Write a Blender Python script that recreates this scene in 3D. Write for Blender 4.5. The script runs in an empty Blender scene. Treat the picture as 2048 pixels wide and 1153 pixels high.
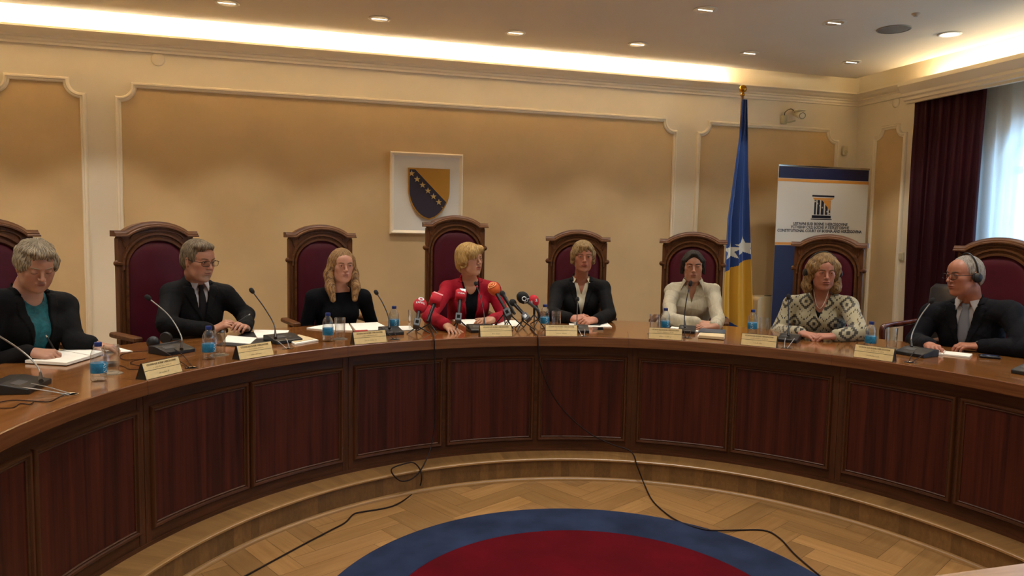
import bpy, bmesh, math, random
import numpy as np
from mathutils import Vector, Matrix, Euler
random.seed(7)
rng = np.random.default_rng(7)
PI = math.pi
SC = bpy.context.scene
COL = SC.collection

# ------------------------------------------------------------------ camera
CAMPOS = Vector((0.0, 0.0, 1.5786))
FPX = 1448.7
FW = Vector((0.2705446, 0.95927001, -0.08128145)).normalized()
RT = Vector((0.9626998, -0.26991295, 0.01887076)).normalized()
UP = RT.cross(FW).normalized()
cd = bpy.data.cameras.new('camera')
cd.sensor_width = 36.0
cd.lens = 36.0 * FPX / 2048.0
cd.clip_start = 0.05
cam = bpy.data.objects.new('camera', cd)
COL.objects.link(cam)
cam.matrix_world = Matrix(((RT.x, UP.x, -FW.x, CAMPOS.x), (RT.y, UP.y, -FW.y, CAMPOS.y), (RT.z, UP.z, -FW.z, CAMPOS.z), (0, 0, 0, 1)))
SC.camera = cam

# ------------------------------------------------------------------ world: daylight outside the windows
w = bpy.data.worlds.new('world'); SC.world = w; w.use_nodes = True
bgn = w.node_tree.nodes['Background']
bgn.inputs['Color'].default_value = (0.42, 0.70, 1.0, 1)
bgn.inputs['Strength'].default_value = 3.0

# ------------------------------------------------------------------ exposure
vs = SC.view_settings
vs.view_transform = 'Standard'; vs.look = 'None'; vs.gamma = 1.0; vs.use_curve_mapping = False
vs.exposure = 0.68
SPOT_W = 26.0
COVE_E = 105.0
ROOM_W = 20.0

# ------------------------------------------------------------------ room numbers
CX, CY = 1.1236, 2.2714           # centre of the curved bench
R_TOP, R_FRONT, R_STEP, R_BACK = 2.098, 2.160, 1.990, 3.0
ZP = 0.139                        # top of the platform
ZT = ZP + 0.76                    # table top
YW, XR, XL, YF = 6.5, 5.588, -3.3, -3.2
ZC = 3.14                         # ceiling
COVE = 0.32
RUGX, RUGY, RUGR, RUGI = 1.105, 2.612, 1.161, 0.862

def ray(x, y):
    return FW * FPX + RT * (x - 1024.0) - UP * (y - 576.5)
def atz(x, y, z):
    d = ray(x, y); return CAMPOS + d * ((z - CAMPOS.z) / d.z)
def aty(x, y, Y):
    d = ray(x, y); return CAMPOS + d * (Y / d.y)
def atx(x, y, X):
    d = ray(x, y); return CAMPOS + d * (X / d.x)
def atr(x, y, R):
    d = ray(x, y)
    a = d.x ** 2 + d.y ** 2; b = -2 * (d.x * CX + d.y * CY); c = CX * CX + CY * CY - R * R
    return CAMPOS + d * ((-b + math.sqrt(b * b - 4 * a * c)) / (2 * a))
def polar(R, deg, z=0.0):
    t = math.radians(deg); return Vector((CX + R * math.sin(t), CY + R * math.cos(t), z))
def theta(p):
    return math.degrees(math.atan2(p[0] - CX, p[1] - CY))
def facing(deg):                  # z rotation that turns local +Y towards the middle of the room
    return PI - math.radians(deg)

# ------------------------------------------------------------------ materials
def lin(c):
    if isinstance(c, str):
        c = c.lstrip('#'); c = [int(c[i:i + 2], 16) / 255 for i in (0, 2, 4)]
    return tuple((v / 12.92 if v <= 0.04045 else ((v + 0.055) / 1.055) ** 2.4) for v in c)
MATS = {}
def mat(name, color, rough=0.5, metal=0.0, noise=None, bump=None, coat=0.0, sheen=0.0, emit=None, spec=0.5, alpha=None, trans=0.0, ior=1.45, stretch=(1, 1, 1), sss=0.0, attr=None):
    if name in MATS: return MATS[name]
    m = bpy.data.materials.new(name); m.use_nodes = True
    nt = m.node_tree; N = nt.nodes; Lk = nt.links; b = N['Principled BSDF']
    col = lin(color)
    b.inputs['Base Color'].default_value = (*col, 1)
    b.inputs['Roughness'].default_value = rough; b.inputs['Metallic'].default_value = metal
    b.inputs['Specular IOR Level'].default_value = spec; b.inputs['IOR'].default_value = ior
    b.inputs['Coat Weight'].default_value = coat; b.inputs['Coat Roughness'].default_value = 0.08
    b.inputs['Sheen Weight'].default_value = sheen
    b.inputs['Transmission Weight'].default_value = trans
    if sss: b.inputs['Subsurface Weight'].default_value = sss; b.inputs['Subsurface Radius'].default_value = (0.012, 0.004, 0.002)
    if emit: b.inputs['Emission Color'].default_value = (*lin(emit[0]), 1); b.inputs['Emission Strength'].default_value = emit[1]
    if noise or bump or attr:
        tc = N.new('ShaderNodeTexCoord'); mp = N.new('ShaderNodeMapping'); mp.inputs['Scale'].default_value = stretch
        Lk.new(tc.outputs['Object'], mp.inputs['Vector'])
    src = None
    if attr:
        a = N.new('ShaderNodeAttribute'); a.attribute_name = attr; src = a.outputs['Color']
        Lk.new(src, b.inputs['Base Color'])
    if noise:
        sc, amt = noise[0], noise[1]
        n = N.new('ShaderNodeTexNoise'); n.inputs['Scale'].default_value = sc; n.inputs['Detail'].default_value = 5
        Lk.new(mp.outputs[0], n.inputs['Vector'])
        mr = N.new('ShaderNodeMapRange'); mr.inputs[1].default_value = 0.3; mr.inputs[2].default_value = 0.7
        mr.inputs[3].default_value = 1 - amt; mr.inputs[4].default_value = 1 + amt
        Lk.new(n.outputs[0], mr.inputs[0])
        vm = N.new('ShaderNodeVectorMath'); vm.operation = 'SCALE'
        if src is not None: Lk.new(src, vm.inputs[0])
        else: vm.inputs[0].default_value = col
        Lk.new(mr.outputs[0], vm.inputs['Scale']); Lk.new(vm.outputs[0], b.inputs['Base Color'])
    if bump:
        n2 = N.new('ShaderNodeTexNoise'); n2.inputs['Scale'].default_value = bump[0]; n2.inputs['Detail'].default_value = 4
        Lk.new(mp.outputs[0], n2.inputs['Vector'])
        bp = N.new('ShaderNodeBump'); bp.inputs['Strength'].default_value = bump[1]; bp.inputs['Distance'].default_value = bump[2] if len(bump) > 2 else 0.002
        Lk.new(n2.outputs[0], bp.inputs['Height']); Lk.new(bp.outputs[0], b.inputs['Normal'])
    MATS[name] = m; return m

def wood(name, c1, c2, rough=0.3, scale=(1, 1, 1), coord='Object', coat=0.0, stripes=0.0, fine=30.0, attr=None, spec=0.5):
    """grain runs along the axis whose scale is smallest"""
    if name in MATS: return MATS[name]
    m = bpy.data.materials.new(name); m.use_nodes = True
    nt = m.node_tree; N = nt.nodes; Lk = nt.links; b = N['Principled BSDF']
    tc = N.new('ShaderNodeTexCoord'); mp = N.new('ShaderNodeMapping'); mp.inputs['Scale'].default_value = scale
    Lk.new(tc.outputs[coord], mp.inputs['Vector'])
    n = N.new('ShaderNodeTexNoise'); n.inputs['Scale'].default_value = 3.0; n.inputs['Detail'].default_value = 3; n.inputs['Distortion'].default_value = 0.4
    n2 = N.new('ShaderNodeTexNoise'); n2.inputs['Scale'].default_value = fine; n2.inputs['Detail'].default_value = 4
    Lk.new(mp.outputs[0], n.inputs['Vector']); Lk.new(mp.outputs[0], n2.inputs['Vector'])
    ad = N.new('ShaderNodeMath'); ad.operation = 'MULTIPLY_ADD'; ad.inputs[1].default_value = 0.35
    Lk.new(n2.outputs[0], ad.inputs[0])
    sb = N.new('ShaderNodeMath'); sb.operation = 'MULTIPLY'; sb.inputs[1].default_value = 0.65; Lk.new(n.outputs[0], sb.inputs[0]); Lk.new(sb.outputs[0], ad.inputs[2])
    cr = N.new('ShaderNodeValToRGB'); cr.color_ramp.elements[0].position = 0.36; cr.color_ramp.elements[1].position = 0.64
    cr.color_ramp.elements[0].color = (*lin(c1), 1); cr.color_ramp.elements[1].color = (*lin(c2), 1)
    Lk.new(ad.outputs[0], cr.inputs[0])
    out = cr.outputs[0]
    if attr:
        a = N.new('ShaderNodeAttribute'); a.attribute_name = attr
        mx = N.new('ShaderNodeMix'); mx.data_type = 'RGBA'; mx.blend_type = 'MULTIPLY'; mx.inputs[0].default_value = 1.0
        Lk.new(out, mx.inputs[6]); Lk.new(a.outputs['Color'], mx.inputs[7]); out = mx.outputs[2]
    Lk.new(out, b.inputs['Base Color'])
    b.inputs['Roughness'].default_value = rough; b.inputs['Coat Weight'].default_value = coat; b.inputs['Coat Roughness'].default_value = 0.1
    b.inputs['Specular IOR Level'].default_value = spec
    bp = N.new('ShaderNodeBump'); bp.inputs['Strength'].default_value = 0.12; bp.inputs['Distance'].default_value = 0.001
    Lk.new(n2.outputs[0], bp.inputs['Height']); Lk.new(bp.outputs[0], b.inputs['Normal'])
    MATS[name] = m; return m

# ------------------------------------------------------------------ mesh building
class MB:
    """collects shapes for ONE mesh object"""
    def __init__(s): s.v = []; s.f = []; s.m = []; s.uv = {}; s.col = {}
    def add(s, vs, fs, mi=0, uv=None):
        o = len(s.v); s.v += [tuple(p) for p in vs]
        for i, f in enumerate(fs):
            if uv: s.uv[len(s.f)] = uv[i]
            s.f.append(tuple(o + j for j in f)); s.m.append(mi)
        return s
    def box(s, c, h, rz=0.0, R=None, mi=0, bev=0.0):
        M = R if R is not None else Matrix.Rotation(rz, 3, 'Z')
        if bev > 0:
            hx, hy, hz = h; b_ = min(bev, hx * .9, hy * .9, hz * .9)
            pts = []; idx = {}
            for sx in (-1, 1):
                for sy in (-1, 1):
                    for sz in (-1, 1):
                        for a in range(3):
                            p = [sx * hx, sy * hy, sz * hz]
                            for q in range(3):
                                if q != a: p[q] -= (sx, sy, sz)[q] * b_
                            idx[(sx, sy, sz, a)] = len(pts); pts.append(p)
            fs = []
            for a in range(3):
                o = [q for q in range(3) if q != a]
                for sa in (-1, 1):
                    r = []
                    for (u, v) in ((-1, -1), (1, -1), (1, 1), (-1, 1)):
                        k = [0, 0, 0]; k[a] = sa; k[o[0]] = u; k[o[1]] = v
                        r.append(idx[(k[0], k[1], k[2], a)])
                    fl = (sa > 0) == (a != 1)
                    fs.append(r if fl else r[::-1])
            for a in range(3):
                b1, b2 = [q for q in range(3) if q != a]
                for s1 in (-1, 1):
                    for s2 in (-1, 1):
                        r = []
                        for sa, ax in ((-1, b1), (1, b1), (1, b2), (-1, b2)):
                            k = [0, 0, 0]; k[a] = sa; k[b1] = s1; k[b2] = s2
                            r.append(idx[(k[0], k[1], k[2], ax)])
                        fs.append(r)
            for sx in (-1, 1):
                for sy in (-1, 1):
                    for sz in (-1, 1):
                        fs.append([idx[(sx, sy, sz, a)] for a in range(3)])
            vs = [Vector(c) + M @ Vector(p) for p in pts]
            return s.add(vs, fs, mi)
        vs = [Vector(c) + M @ Vector((sx * h[0], sy * h[1], sz * h[2])) for sx in (-1, 1) for sy in (-1, 1) for sz in (-1, 1)]
        return s.add(vs, [(0, 1, 3, 2), (4, 6, 7, 5), (0, 4, 5, 1), (2, 3, 7, 6), (0, 2, 6, 4), (1, 5, 7, 3)], mi)
    def tube(s, pts, r, n=8, mi=0, caps=True, flat=None):
        pts = [Vector(p) for p in pts]; rs = r if isinstance(r, (list, tuple)) else [r] * len(pts)
        ref = None; vs = []
        for i, p in enumerate(pts):
            t = (pts[min(i + 1, len(pts) - 1)] - pts[max(i - 1, 0)])
            if t.length < 1e-9: t = Vector((0, 0, 1))
            t.normalize()
            if ref is None:
                ref = t.orthogonal().normalized()
            else:
                ref = (ref - t * ref.dot(t)).normalized()
            bn = t.cross(ref)
            for k in range(n):
                a = 2 * PI * k / n; q = ref * math.cos(a) + bn * math.sin(a)
                if flat: q = q.copy(); q.z *= flat
                vs.append(p + q * rs[i])
        fs = [(i * n + k, i * n + (k + 1) % n, (i + 1) * n + (k + 1) % n, (i + 1) * n + k) for i in range(len(pts) - 1) for k in range(n)]
        if caps: fs += [tuple(range(n))[::-1], tuple(range((len(pts) - 1) * n, len(pts) * n))]
        return s.add(vs, fs, mi)
    def lathe(s, prof, c=(0, 0, 0), n=24, axis=None, mi=0, closed=False):
        """prof: (radius, height) pairs"""
        c = Vector(c); A = Vector(axis).normalized() if axis is not None else Vector((0, 0, 1))
        X = A.orthogonal().normalized(); Y = A.cross(X); vs = []
        for (r, z) in prof:
            for k in range(n):
                a = 2 * PI * k / n; vs.append(c + X * (r * math.cos(a)) + Y * (r * math.sin(a)) + A * z)
        m = len(prof)
        fs = [(i * n + k, i * n + (k + 1) % n, ((i + 1) % m) * n + (k + 1) % n, ((i + 1) % m) * n + k) for i in range(m if closed else m - 1) for k in range(n)]
        if not closed:
            if prof[0][0] > 1e-6: fs.append(tuple(range(n))[::-1])
            if prof[-1][0] > 1e-6: fs.append(tuple(range((m - 1) * n, m * n)))
        return s.add(vs, fs, mi)
    def ball(s, c, r, n=16, rings=10, mi=0, sc=(1, 1, 1), R=None):
        vs = []; M = R if R is not None else Matrix.Identity(3)
        for i in range(rings + 1):
            ph = PI * i / rings
            for k in range(n):
                a = 2 * PI * k / n
                vs.append(Vector(c) + M @ Vector((r * sc[0] * math.sin(ph) * math.cos(a), r * sc[1] * math.sin(ph) * math.sin(a), r * sc[2] * math.cos(ph))))
        fs = [(i * n + k, (i + 1) * n + k, (i + 1) * n + (k + 1) % n, i * n + (k + 1) % n) for i in range(rings) for k in range(n)]
        return s.add(vs, fs, mi)
    def sector(s, r0, r1, z0, z1, a0, a1, n=None, mi=0, uvs=False):
        """solid ring sector about the bench centre, degrees"""
        if n is None: n = max(2, int(abs(a1 - a0) / 1.5))
        vs = []; 
        for i in range(n + 1):
            a = a0 + (a1 - a0) * i / n
            for (r, z) in ((r0, z0), (r1, z0), (r1, z1), (r0, z1)):
                vs.append(polar(r, a, z))
        fs = []; uv = []
        for i in range(n):
            for k in range(4):
                fs.append((i * 4 + k, i * 4 + (k + 1) % 4, (i + 1) * 4 + (k + 1) % 4, (i + 1) * 4 + k))
                L = math.radians(1) * r0; u0, u1 = (a0 + (a1 - a0) * i / n) * L, (a0 + (a1 - a0) * (i + 1) / n) * L
                d = ((r0, r1), (z0, z1), (r1, r0), (z1, z0))[k]
                uv.append(((u0, d[0]), (u0, d[1]), (u1, d[1]), (u1, d[0])))
        fs += [(3, 2, 1, 0), (n * 4, n * 4 + 1, n * 4 + 2, n * 4 + 3)]; uv += [((0, 0), (0, 1), (1, 1), (1, 0))] * 2
        return s.add(vs, fs, mi, uv)
    def sweep(s, path, prof, normal=None, closed=False, mi=0):
        """path: points in a plane with unit normal `normal`; prof: (sideways, out) pairs, closed loop; mitred"""
        P = [Vector(p) for p in path]; n = len(P); nv = Vector(normal)
        vs = []; m = len(prof)
        for i in range(n):
            if closed: a = P[i] - P[i - 1]; b_ = P[(i + 1) % n] - P[i]
            else:
                a = P[i] - P[i - 1] if i > 0 else P[1] - P[0]; b_ = P[i + 1] - P[i] if i < n - 1 else P[-1] - P[-2]
            a.normalize(); b_.normalize()
            sa = nv.cross(a); sb_ = nv.cross(b_); sd = sa + sb_
            if sd.length < 1e-6: sd = sa.copy()
            sd.normalize(); k = 1 / max(0.35, sd.dot(sa))
            for (u, o) in prof: vs.append(P[i] + sd * (u * k) + nv * o)
        rng_ = range(n if closed else n - 1)
        fs = [(i * m + j, i * m + (j + 1) % m, ((i + 1) % n) * m + (j + 1) % m, ((i + 1) % n) * m + j) for i in rng_ for j in range(m)]
        if not closed: fs += [tuple(range(m))[::-1], tuple(range((n - 1) * m, n * m))]
        return s.add(vs, fs, mi)
    def prism(s, poly, z0, z1, M=None, mi=0):
        """polygon in local xy extruded between z0 and z1"""
        M = M or Matrix.Identity(4); n = len(poly)
        vs = [M @ Vector((x, y, z)) for z in (z0, z1) for x, y in poly]
        fs = [tuple(range(n))[::-1], tuple(range(n, 2 * n))] + [(i, (i + 1) % n, n + (i + 1) % n, n + i) for i in range(n)]
        return s.add(vs, fs, mi)
    def build(s, name, mats, parent=None, smooth=None, **props):
        me = bpy.data.meshes.new(name); me.from_pydata(s.v, [], s.f)
        mats = mats if isinstance(mats, (list, tuple)) else [mats]
        for m in mats: me.materials.append(m)
        for i, p in enumerate(me.polygons): p.material_index = s.m[i]
        if s.uv:
            l = me.uv_layers.new(name='uv')
            for i, p in enumerate(me.polygons):
                u = s.uv.get(i)
                if u:
                    for j, li in enumerate(p.loop_indices): l.data[li].uv = u[j % len(u)]
        bm = bmesh.new(); bm.from_mesh(me); bmesh.ops.recalc_face_normals(bm, faces=bm.faces); bm.to_mesh(me); bm.free()
        if smooth:
            me.shade_smooth(); me.set_sharp_from_angle(angle=math.radians(smooth))
        return link(name, me, parent, **props)

def link(name, me, parent=None, **props):
    o = bpy.data.objects.new(name, me); COL.objects.link(o)
    if parent is not None: o.parent = parent
    for k, v in props.items(): o[k] = v
    return o
def thing(name, label, cat, loc=(0, 0, 0), rz=0.0, group=None, R=None):
    o = bpy.data.objects.new(name, None); COL.objects.link(o); o.empty_display_size = 0.05
    o.location = loc
    if R is not None: o.rotation_euler = R.to_euler()
    else: o.rotation_euler = (0, 0, rz)
    o['label'] = label; o['category'] = cat
    if group: o['group'] = group
    return o
def tag(o, label, cat, group=None, kind=None):
    o['label'] = label; o['category'] = cat
    if group: o['group'] = group
    if kind: o['kind'] = kind
    return o
def struct(o):
    o['kind'] = 'structure'; return o
def dup(root, loc=None, rz=None, label=None, group=None):
    r = root.copy(); COL.objects.link(r)
    if loc is not None: r.location = loc
    if rz is not None: r.rotation_euler = (0, 0, rz)
    if label: r['label'] = label
    if group: r['group'] = group
    for ch in list(root.children):
        c = ch.copy(); COL.objects.link(c); c.parent = r
        for g in list(ch.children):
            d = g.copy(); COL.objects.link(d); d.parent = c
    return r
def smooth_path(pts, n=6):
    """Catmull-Rom"""
    P = [Vector(p) for p in pts]; P = [P[0] * 2 - P[1]] + P + [P[-1] * 2 - P[-2]]; out = []
    for i in range(1, len(P) - 2):
        for k in range(n):
            t = k / n; a, b_, c, d = P[i - 1], P[i], P[i + 1], P[i + 2]
            out.append(0.5 * ((2 * b_) + (c - a) * t + (2 * a - 5 * b_ + 4 * c - d) * t * t + (-a + 3 * b_ - 3 * c + d) * t ** 3))
    out.append(P[-2]); return out
def text_mesh(body, size, depth=0.0006, align='CENTER', bold=0.0, space=1.0):
    cu = bpy.data.curves.new('lettering', 'FONT'); cu.body = body; cu.size = size; cu.extrude = depth
    cu.align_x = align; cu.align_y = 'CENTER'; cu.offset = bold; cu.space_character = space; cu.resolution_u = 2
    t = bpy.data.objects.new('lettering', cu); COL.objects.link(t)
    dg = bpy.context.evaluated_depsgraph_get(); dg.update()
    me = bpy.data.meshes.new_from_object(t.evaluated_get(dg))
    bpy.data.objects.remove(t); bpy.data.curves.remove(cu)
    return me
def add_text(mb, body, size, M, bold=0.0, wrap=None, mi=0, fit=None, space=1.0):
    """adds lettering to mb; M maps text xy-plane to place; wrap(p)->p bends it"""
    me = text_mesh(body, size, bold=bold, space=space)
    vs = [v.co.copy() for v in me.vertices]
    if fit and vs:
        x0 = min(v.x for v in vs); x1 = max(v.x for v in vs); k = fit / (x1 - x0)
        for v in vs: v.x *= k
    fs = [tuple(p.vertices) for p in me.polygons]
    out = [wrap(v) if wrap else M @ v for v in vs]
    mb.add(out, fs, mi); bpy.data.meshes.remove(me)
def ring2(outer, inner):
    pass
# ================================================================== room
plaster = mat('cream_plaster', '#e9dcc2', 0.75, noise=(2.5, 0.03), bump=(60, 0.05))
ochre = mat('ochre_plaster', '#cfb182', 0.8, noise=(3.0, 0.05), bump=(80, 0.05))
ceil_m = mat('ceiling_paint', '#dccdb4', 0.85, noise=(1.5, 0.02))
mould = mat('moulding_paint', '#efe2c8', 0.55)
outer_m = mat('outer_wall', '#d9cba8', 0.8)
oak_strip = wood('oak_parquet', '#8a6438', '#9c7546', 0.34, scale=(0.7, 14, 1), coord='UV', attr='tone', fine=14, coat=0.15)

def herringbone():
    L, W = 0.50, 0.125; A = math.radians(28); mb = MB(); tones = []
    ca, sa = math.cos(A), math.sin(A)
    n = int(L / W + .5)
    for i in range(-60, 60):
        for j in range(-16, 16):
            for t in (0, 1):
                # herringbone lattice
                ox = i * W + j * L; oy = i * W - j * L
                if t == 0: q = [(ox, oy), (ox + L, oy), (ox + L, oy + W), (ox, oy + W)]
                else: q = [(ox, oy + W), (ox + W, oy + W), (ox + W, oy + W + L), (ox, oy + W + L)]
                g = 0.0008
                cx_ = sum(p[0] for p in q) / 4; cy_ = sum(p[1] for p in q) / 4
                wx, wy = CX + ca * cx_ - sa * cy_, CY + sa * cx_ + ca * cy_
                if not (XL < wx < XR and YF < wy < 4.6): continue
                if math.hypot(wx - CX, wy - CY) > 2.4 and wy > CY: continue
                x0, y0 = q[0][0] + g, q[0][1] + g; x1, y1 = q[2][0] - g, q[2][1] - g
                pts = [(x0, y0), (x1, y0), (x1, y1), (x0, y1)]
                vs = [(CX + ca * a - sa * b, CY + sa * a + ca * b, 0.001) for a, b in pts]
                u = random.random() * 50; v = random.random() * 50
                l_, w_ = (x1 - x0, y1 - y0)
                uv = ((u, v), (u + l_, v), (u + l_, v + w_), (u, v + w_)) if t == 0 else ((u, v), (u, v + l_), (u + w_, v + l_), (u + w_, v))
                mb.add(vs, [(0, 1, 2, 3)], 0, [uv]); tones.append(random.choice((random.uniform(0.70, .88), random.uniform(.9, 1.16))))
    nb = len(mb.f)
    mb.add([(XL, YF, 0), (XR, YF, 0), (XR, YW, 0), (XL, YW, 0)], [(0, 1, 2, 3)], 1); tones.append(1.0)
    o = mb.build('floor', [oak_strip, mat('parquet_joint', '#3c2812', 0.6)])
    ca_ = o.data.color_attributes.new('tone', 'FLOAT_COLOR', 'CORNER')
    k = 0
    for p in o.data.polygons:
        t = tones[p.index]; h = random.uniform(-.03, .03)
        for li in p.loop_indices: ca_.data[li].color = (t, t * (1 + h * .5), t * (1 + h), 1)
    return struct(o)
herringbone()

def quad_strip_color(o, attr, fn):
    ca_ = o.data.color_attributes.new(attr, 'FLOAT_COLOR', 'CORNER')
    for p in o.data.polygons:
        c = fn(p)
        for li in p.loop_indices: ca_.data[li].color = (c[0], c[1], c[2], 1)

# walls: solid slabs; the right one with one seen arched window and unseen ones added for light
WT = 0.25
struct(MB().box(((XL + XR) / 2, YW + WT / 2, 1.7), ((XR - XL) / 2 + WT, WT / 2, 1.75)).build('wall_back', plaster))
struct(MB().box((XL - WT / 2, (YW + YF) / 2, 1.7), (WT / 2, (YW - YF) / 2, 1.75)).build('wall_left', plaster))
struct(MB().box(((XL + XR) / 2, YF - WT / 2, 1.7), ((XR - XL) / 2 + WT, WT / 2, 1.75)).build('wall_front', plaster))
WIN = [(3.05, 4.85), (0.35, 2.15), (-2.3, -0.5)]  # first is the seen window; the others are unseen, added for their daylight
WZ0, WZ1 = 0.75, 2.15                       # sill, spring line of the arch
def wall_with_arches():
    mb = MB(); y = YF
    x0, x1 = XR, XR + WT
    def slab(ya, yb, za, zb):
        mb.box(((x0 + x1) / 2, (ya + yb) / 2, (za + zb) / 2), (WT / 2, (yb - ya) / 2, (zb - za) / 2))
    ends = [YF] + [v for wn in sorted(WIN) for v in wn] + [YW]
    for i in range(0, len(ends), 2): slab(ends[i], ends[i + 1], -0.05, 3.45)
    for (a, b) in WIN:
        slab(a, b, -0.05, WZ0)
        r = (b - a) / 2; c = (a + b) / 2; n = 20
        for i in range(n):
            t0, t1 = PI * i / n, PI * (i + 1) / n
            pa = (c - r * math.cos(t0), WZ1 + 0.55 * r * math.sin(t0)); pb = (c - r * math.cos(t1), WZ1 + 0.55 * r * math.sin(t1))
            vs = [(x, p[0], z) for x in (x0, x1) for p, z in ((pa, pa[1]), (pb, pb[1]), (pb, 3.45), (pa, 3.45))]
            mb.add(vs, [(0, 1, 2, 3), (7, 6, 5, 4), (0, 4, 5, 1), (2, 6, 7, 3)])
    return struct(mb.build('wall_right', plaster))
wall_with_arches()
glass_w = bpy.data.materials.new('window_glass'); glass_w.use_nodes = True
nt = glass_w.node_tree; nt.nodes.clear()
_o = nt.nodes.new('ShaderNodeOutputMaterial'); _m = nt.nodes.new('ShaderNodeMixShader'); _t = nt.nodes.new('ShaderNodeBsdfTransparent'); _g = nt.nodes.new('ShaderNodeBsdfGlossy')
_g.inputs['Roughness'].default_value = 0.02; _m.inputs[0].default_value = 0.06
nt.links.new(_t.outputs[0], _m.inputs[1]); nt.links.new(_g.outputs[0], _m.inputs[2]); nt.links.new(_m.outputs[0], _o.inputs[0])
wf_m = mat('window_paint', '#e8e6df', 0.4)
for k, (a, b) in enumerate(WIN):
    r = (b - a) / 2; c = (a + b) / 2; x = XR + 0.16
    fr = MB()
    path = [(x, a, WZ0), (x, a, WZ1)] + [(x, c - r * math.cos(PI * i / 24), WZ1 + 0.55 * r * math.sin(PI * i / 24)) for i in range(1, 24)] + [(x, b, WZ1), (x, b, WZ0)]
    fr.sweep(path, [(-.035, -.03), (.035, -.03), (.035, .03), (-.035, .03)], normal=(-1, 0, 0), closed=True)
    fr.box((x, c, (WZ0 + WZ1 + .5 * r) / 2), (.025, .03, (WZ1 + .5 * r - WZ0) / 2))
    fr.box((x, c, WZ1), (.025, r, .03)); fr.box((x, c, 1.45), (.02, r, .018))
    fo = struct(fr.build('window_%d' % (k + 1), wf_m))
    MB().add([(x + .01, p[1], p[2]) for p in path], [tuple(range(len(path)))]).build('pane', glass_w, fo)
    MB().box((XR + .04, c, WZ0 - .02), (.1, r + .05, .02), bev=.008).build('sill', wf_m, fo)

# ceiling: lowered slab with a lit recess along the back and right walls
cb = MB()
cb.box(((XL + XR - COVE) / 2, (YF + YW - COVE) / 2, ZC + .04), ((XR - COVE - XL) / 2, (YW - COVE - YF) / 2, .04))
cb.box(((XL + XR) / 2, (YF + YW) / 2, 3.42), ((XR - XL) / 2 + .2, (YW - YF) / 2 + .2, .03))
cb.box(((XL + XR - COVE) / 2, YW - COVE - .02, ZC + .14), ((XR - COVE - XL) / 2, .02, .14))
cb.box((XR - COVE - .02, (YF + YW - COVE) / 2, ZC + .14), (.02, (YW - COVE - YF) / 2, .14))
struct(cb.build('ceiling', ceil_m))

# cornices
PEL0, PELO = atx(1795, 166, XR - .34).y, 0.34          # where the window pelmet starts
def cornice():
    prof = [(0, 2.93), (.022, 2.93), (.022, 2.945), (.034, 2.955), (.034, 2.972), (.05, 2.978), (.055, 2.99), (.075, 2.995), (.1, 3.01), (.122, 3.026), (.135, 3.030), (.135, 3.047), (.105, 3.047), (.1, 3.03), (.04, 3.0), (0, 3.0)]
    mb = MB(); m = len(prof); vs = []
    for k in range(3):
        for (o, z) in prof:
            vs.append([(XL, YW - o, z), (XR - o, YW - o, z), (XR - o, PEL0 - .05, z)][k])
    fs = [(i * m + j, i * m + (j + 1) % m, (i + 1) * m + (j + 1) % m, (i + 1) * m + j) for i in range(2) for j in range(m)] + [tuple(range(m)), tuple(range(2 * m, 3 * m))]
    mb.add(vs, fs); return struct(mb.build('trim_1', mould, smooth=30))
cornice()
def pelmet():
    prof = [(0.20, 2.80), (.235, 2.80), (.24, 2.82), (.262, 2.826), (.268, 2.85), (.285, 2.862), (.29, 2.885), (.305, 2.90), (.325, 2.93), (PELO, 2.95), (PELO, 2.985), (.31, 2.985), (.30, 2.95), (.20, 2.92), (.0, 2.92), (0, 2.87), (.2, 2.87)]
    dz = atx(1795, 166, XR - PELO).z - 2.985
    prof = [(o, z + dz) for o, z in prof]
    mb = MB(); m = len(prof)
    vs = [(XR - o, y + (0 if y < 0 else -0.0), z) for y in (PEL0, YF) for (o, z) in prof]
    # the end is mitred back towards the wall
    vs = [(XR - o, (PEL0 - (PELO - o) * 0.9 if y > 0 and False else y), z) for y in (PEL0, YF) for (o, z) in prof]
    fs = [(j, (j + 1) % m, m + (j + 1) % m, m + j) for j in range(m)] + [tuple(range(m)), tuple(range(m, 2 * m))]
    mb.add(vs, fs)
    return struct(mb.build('trim_2', mould, smooth=30))
pelmet()

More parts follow.
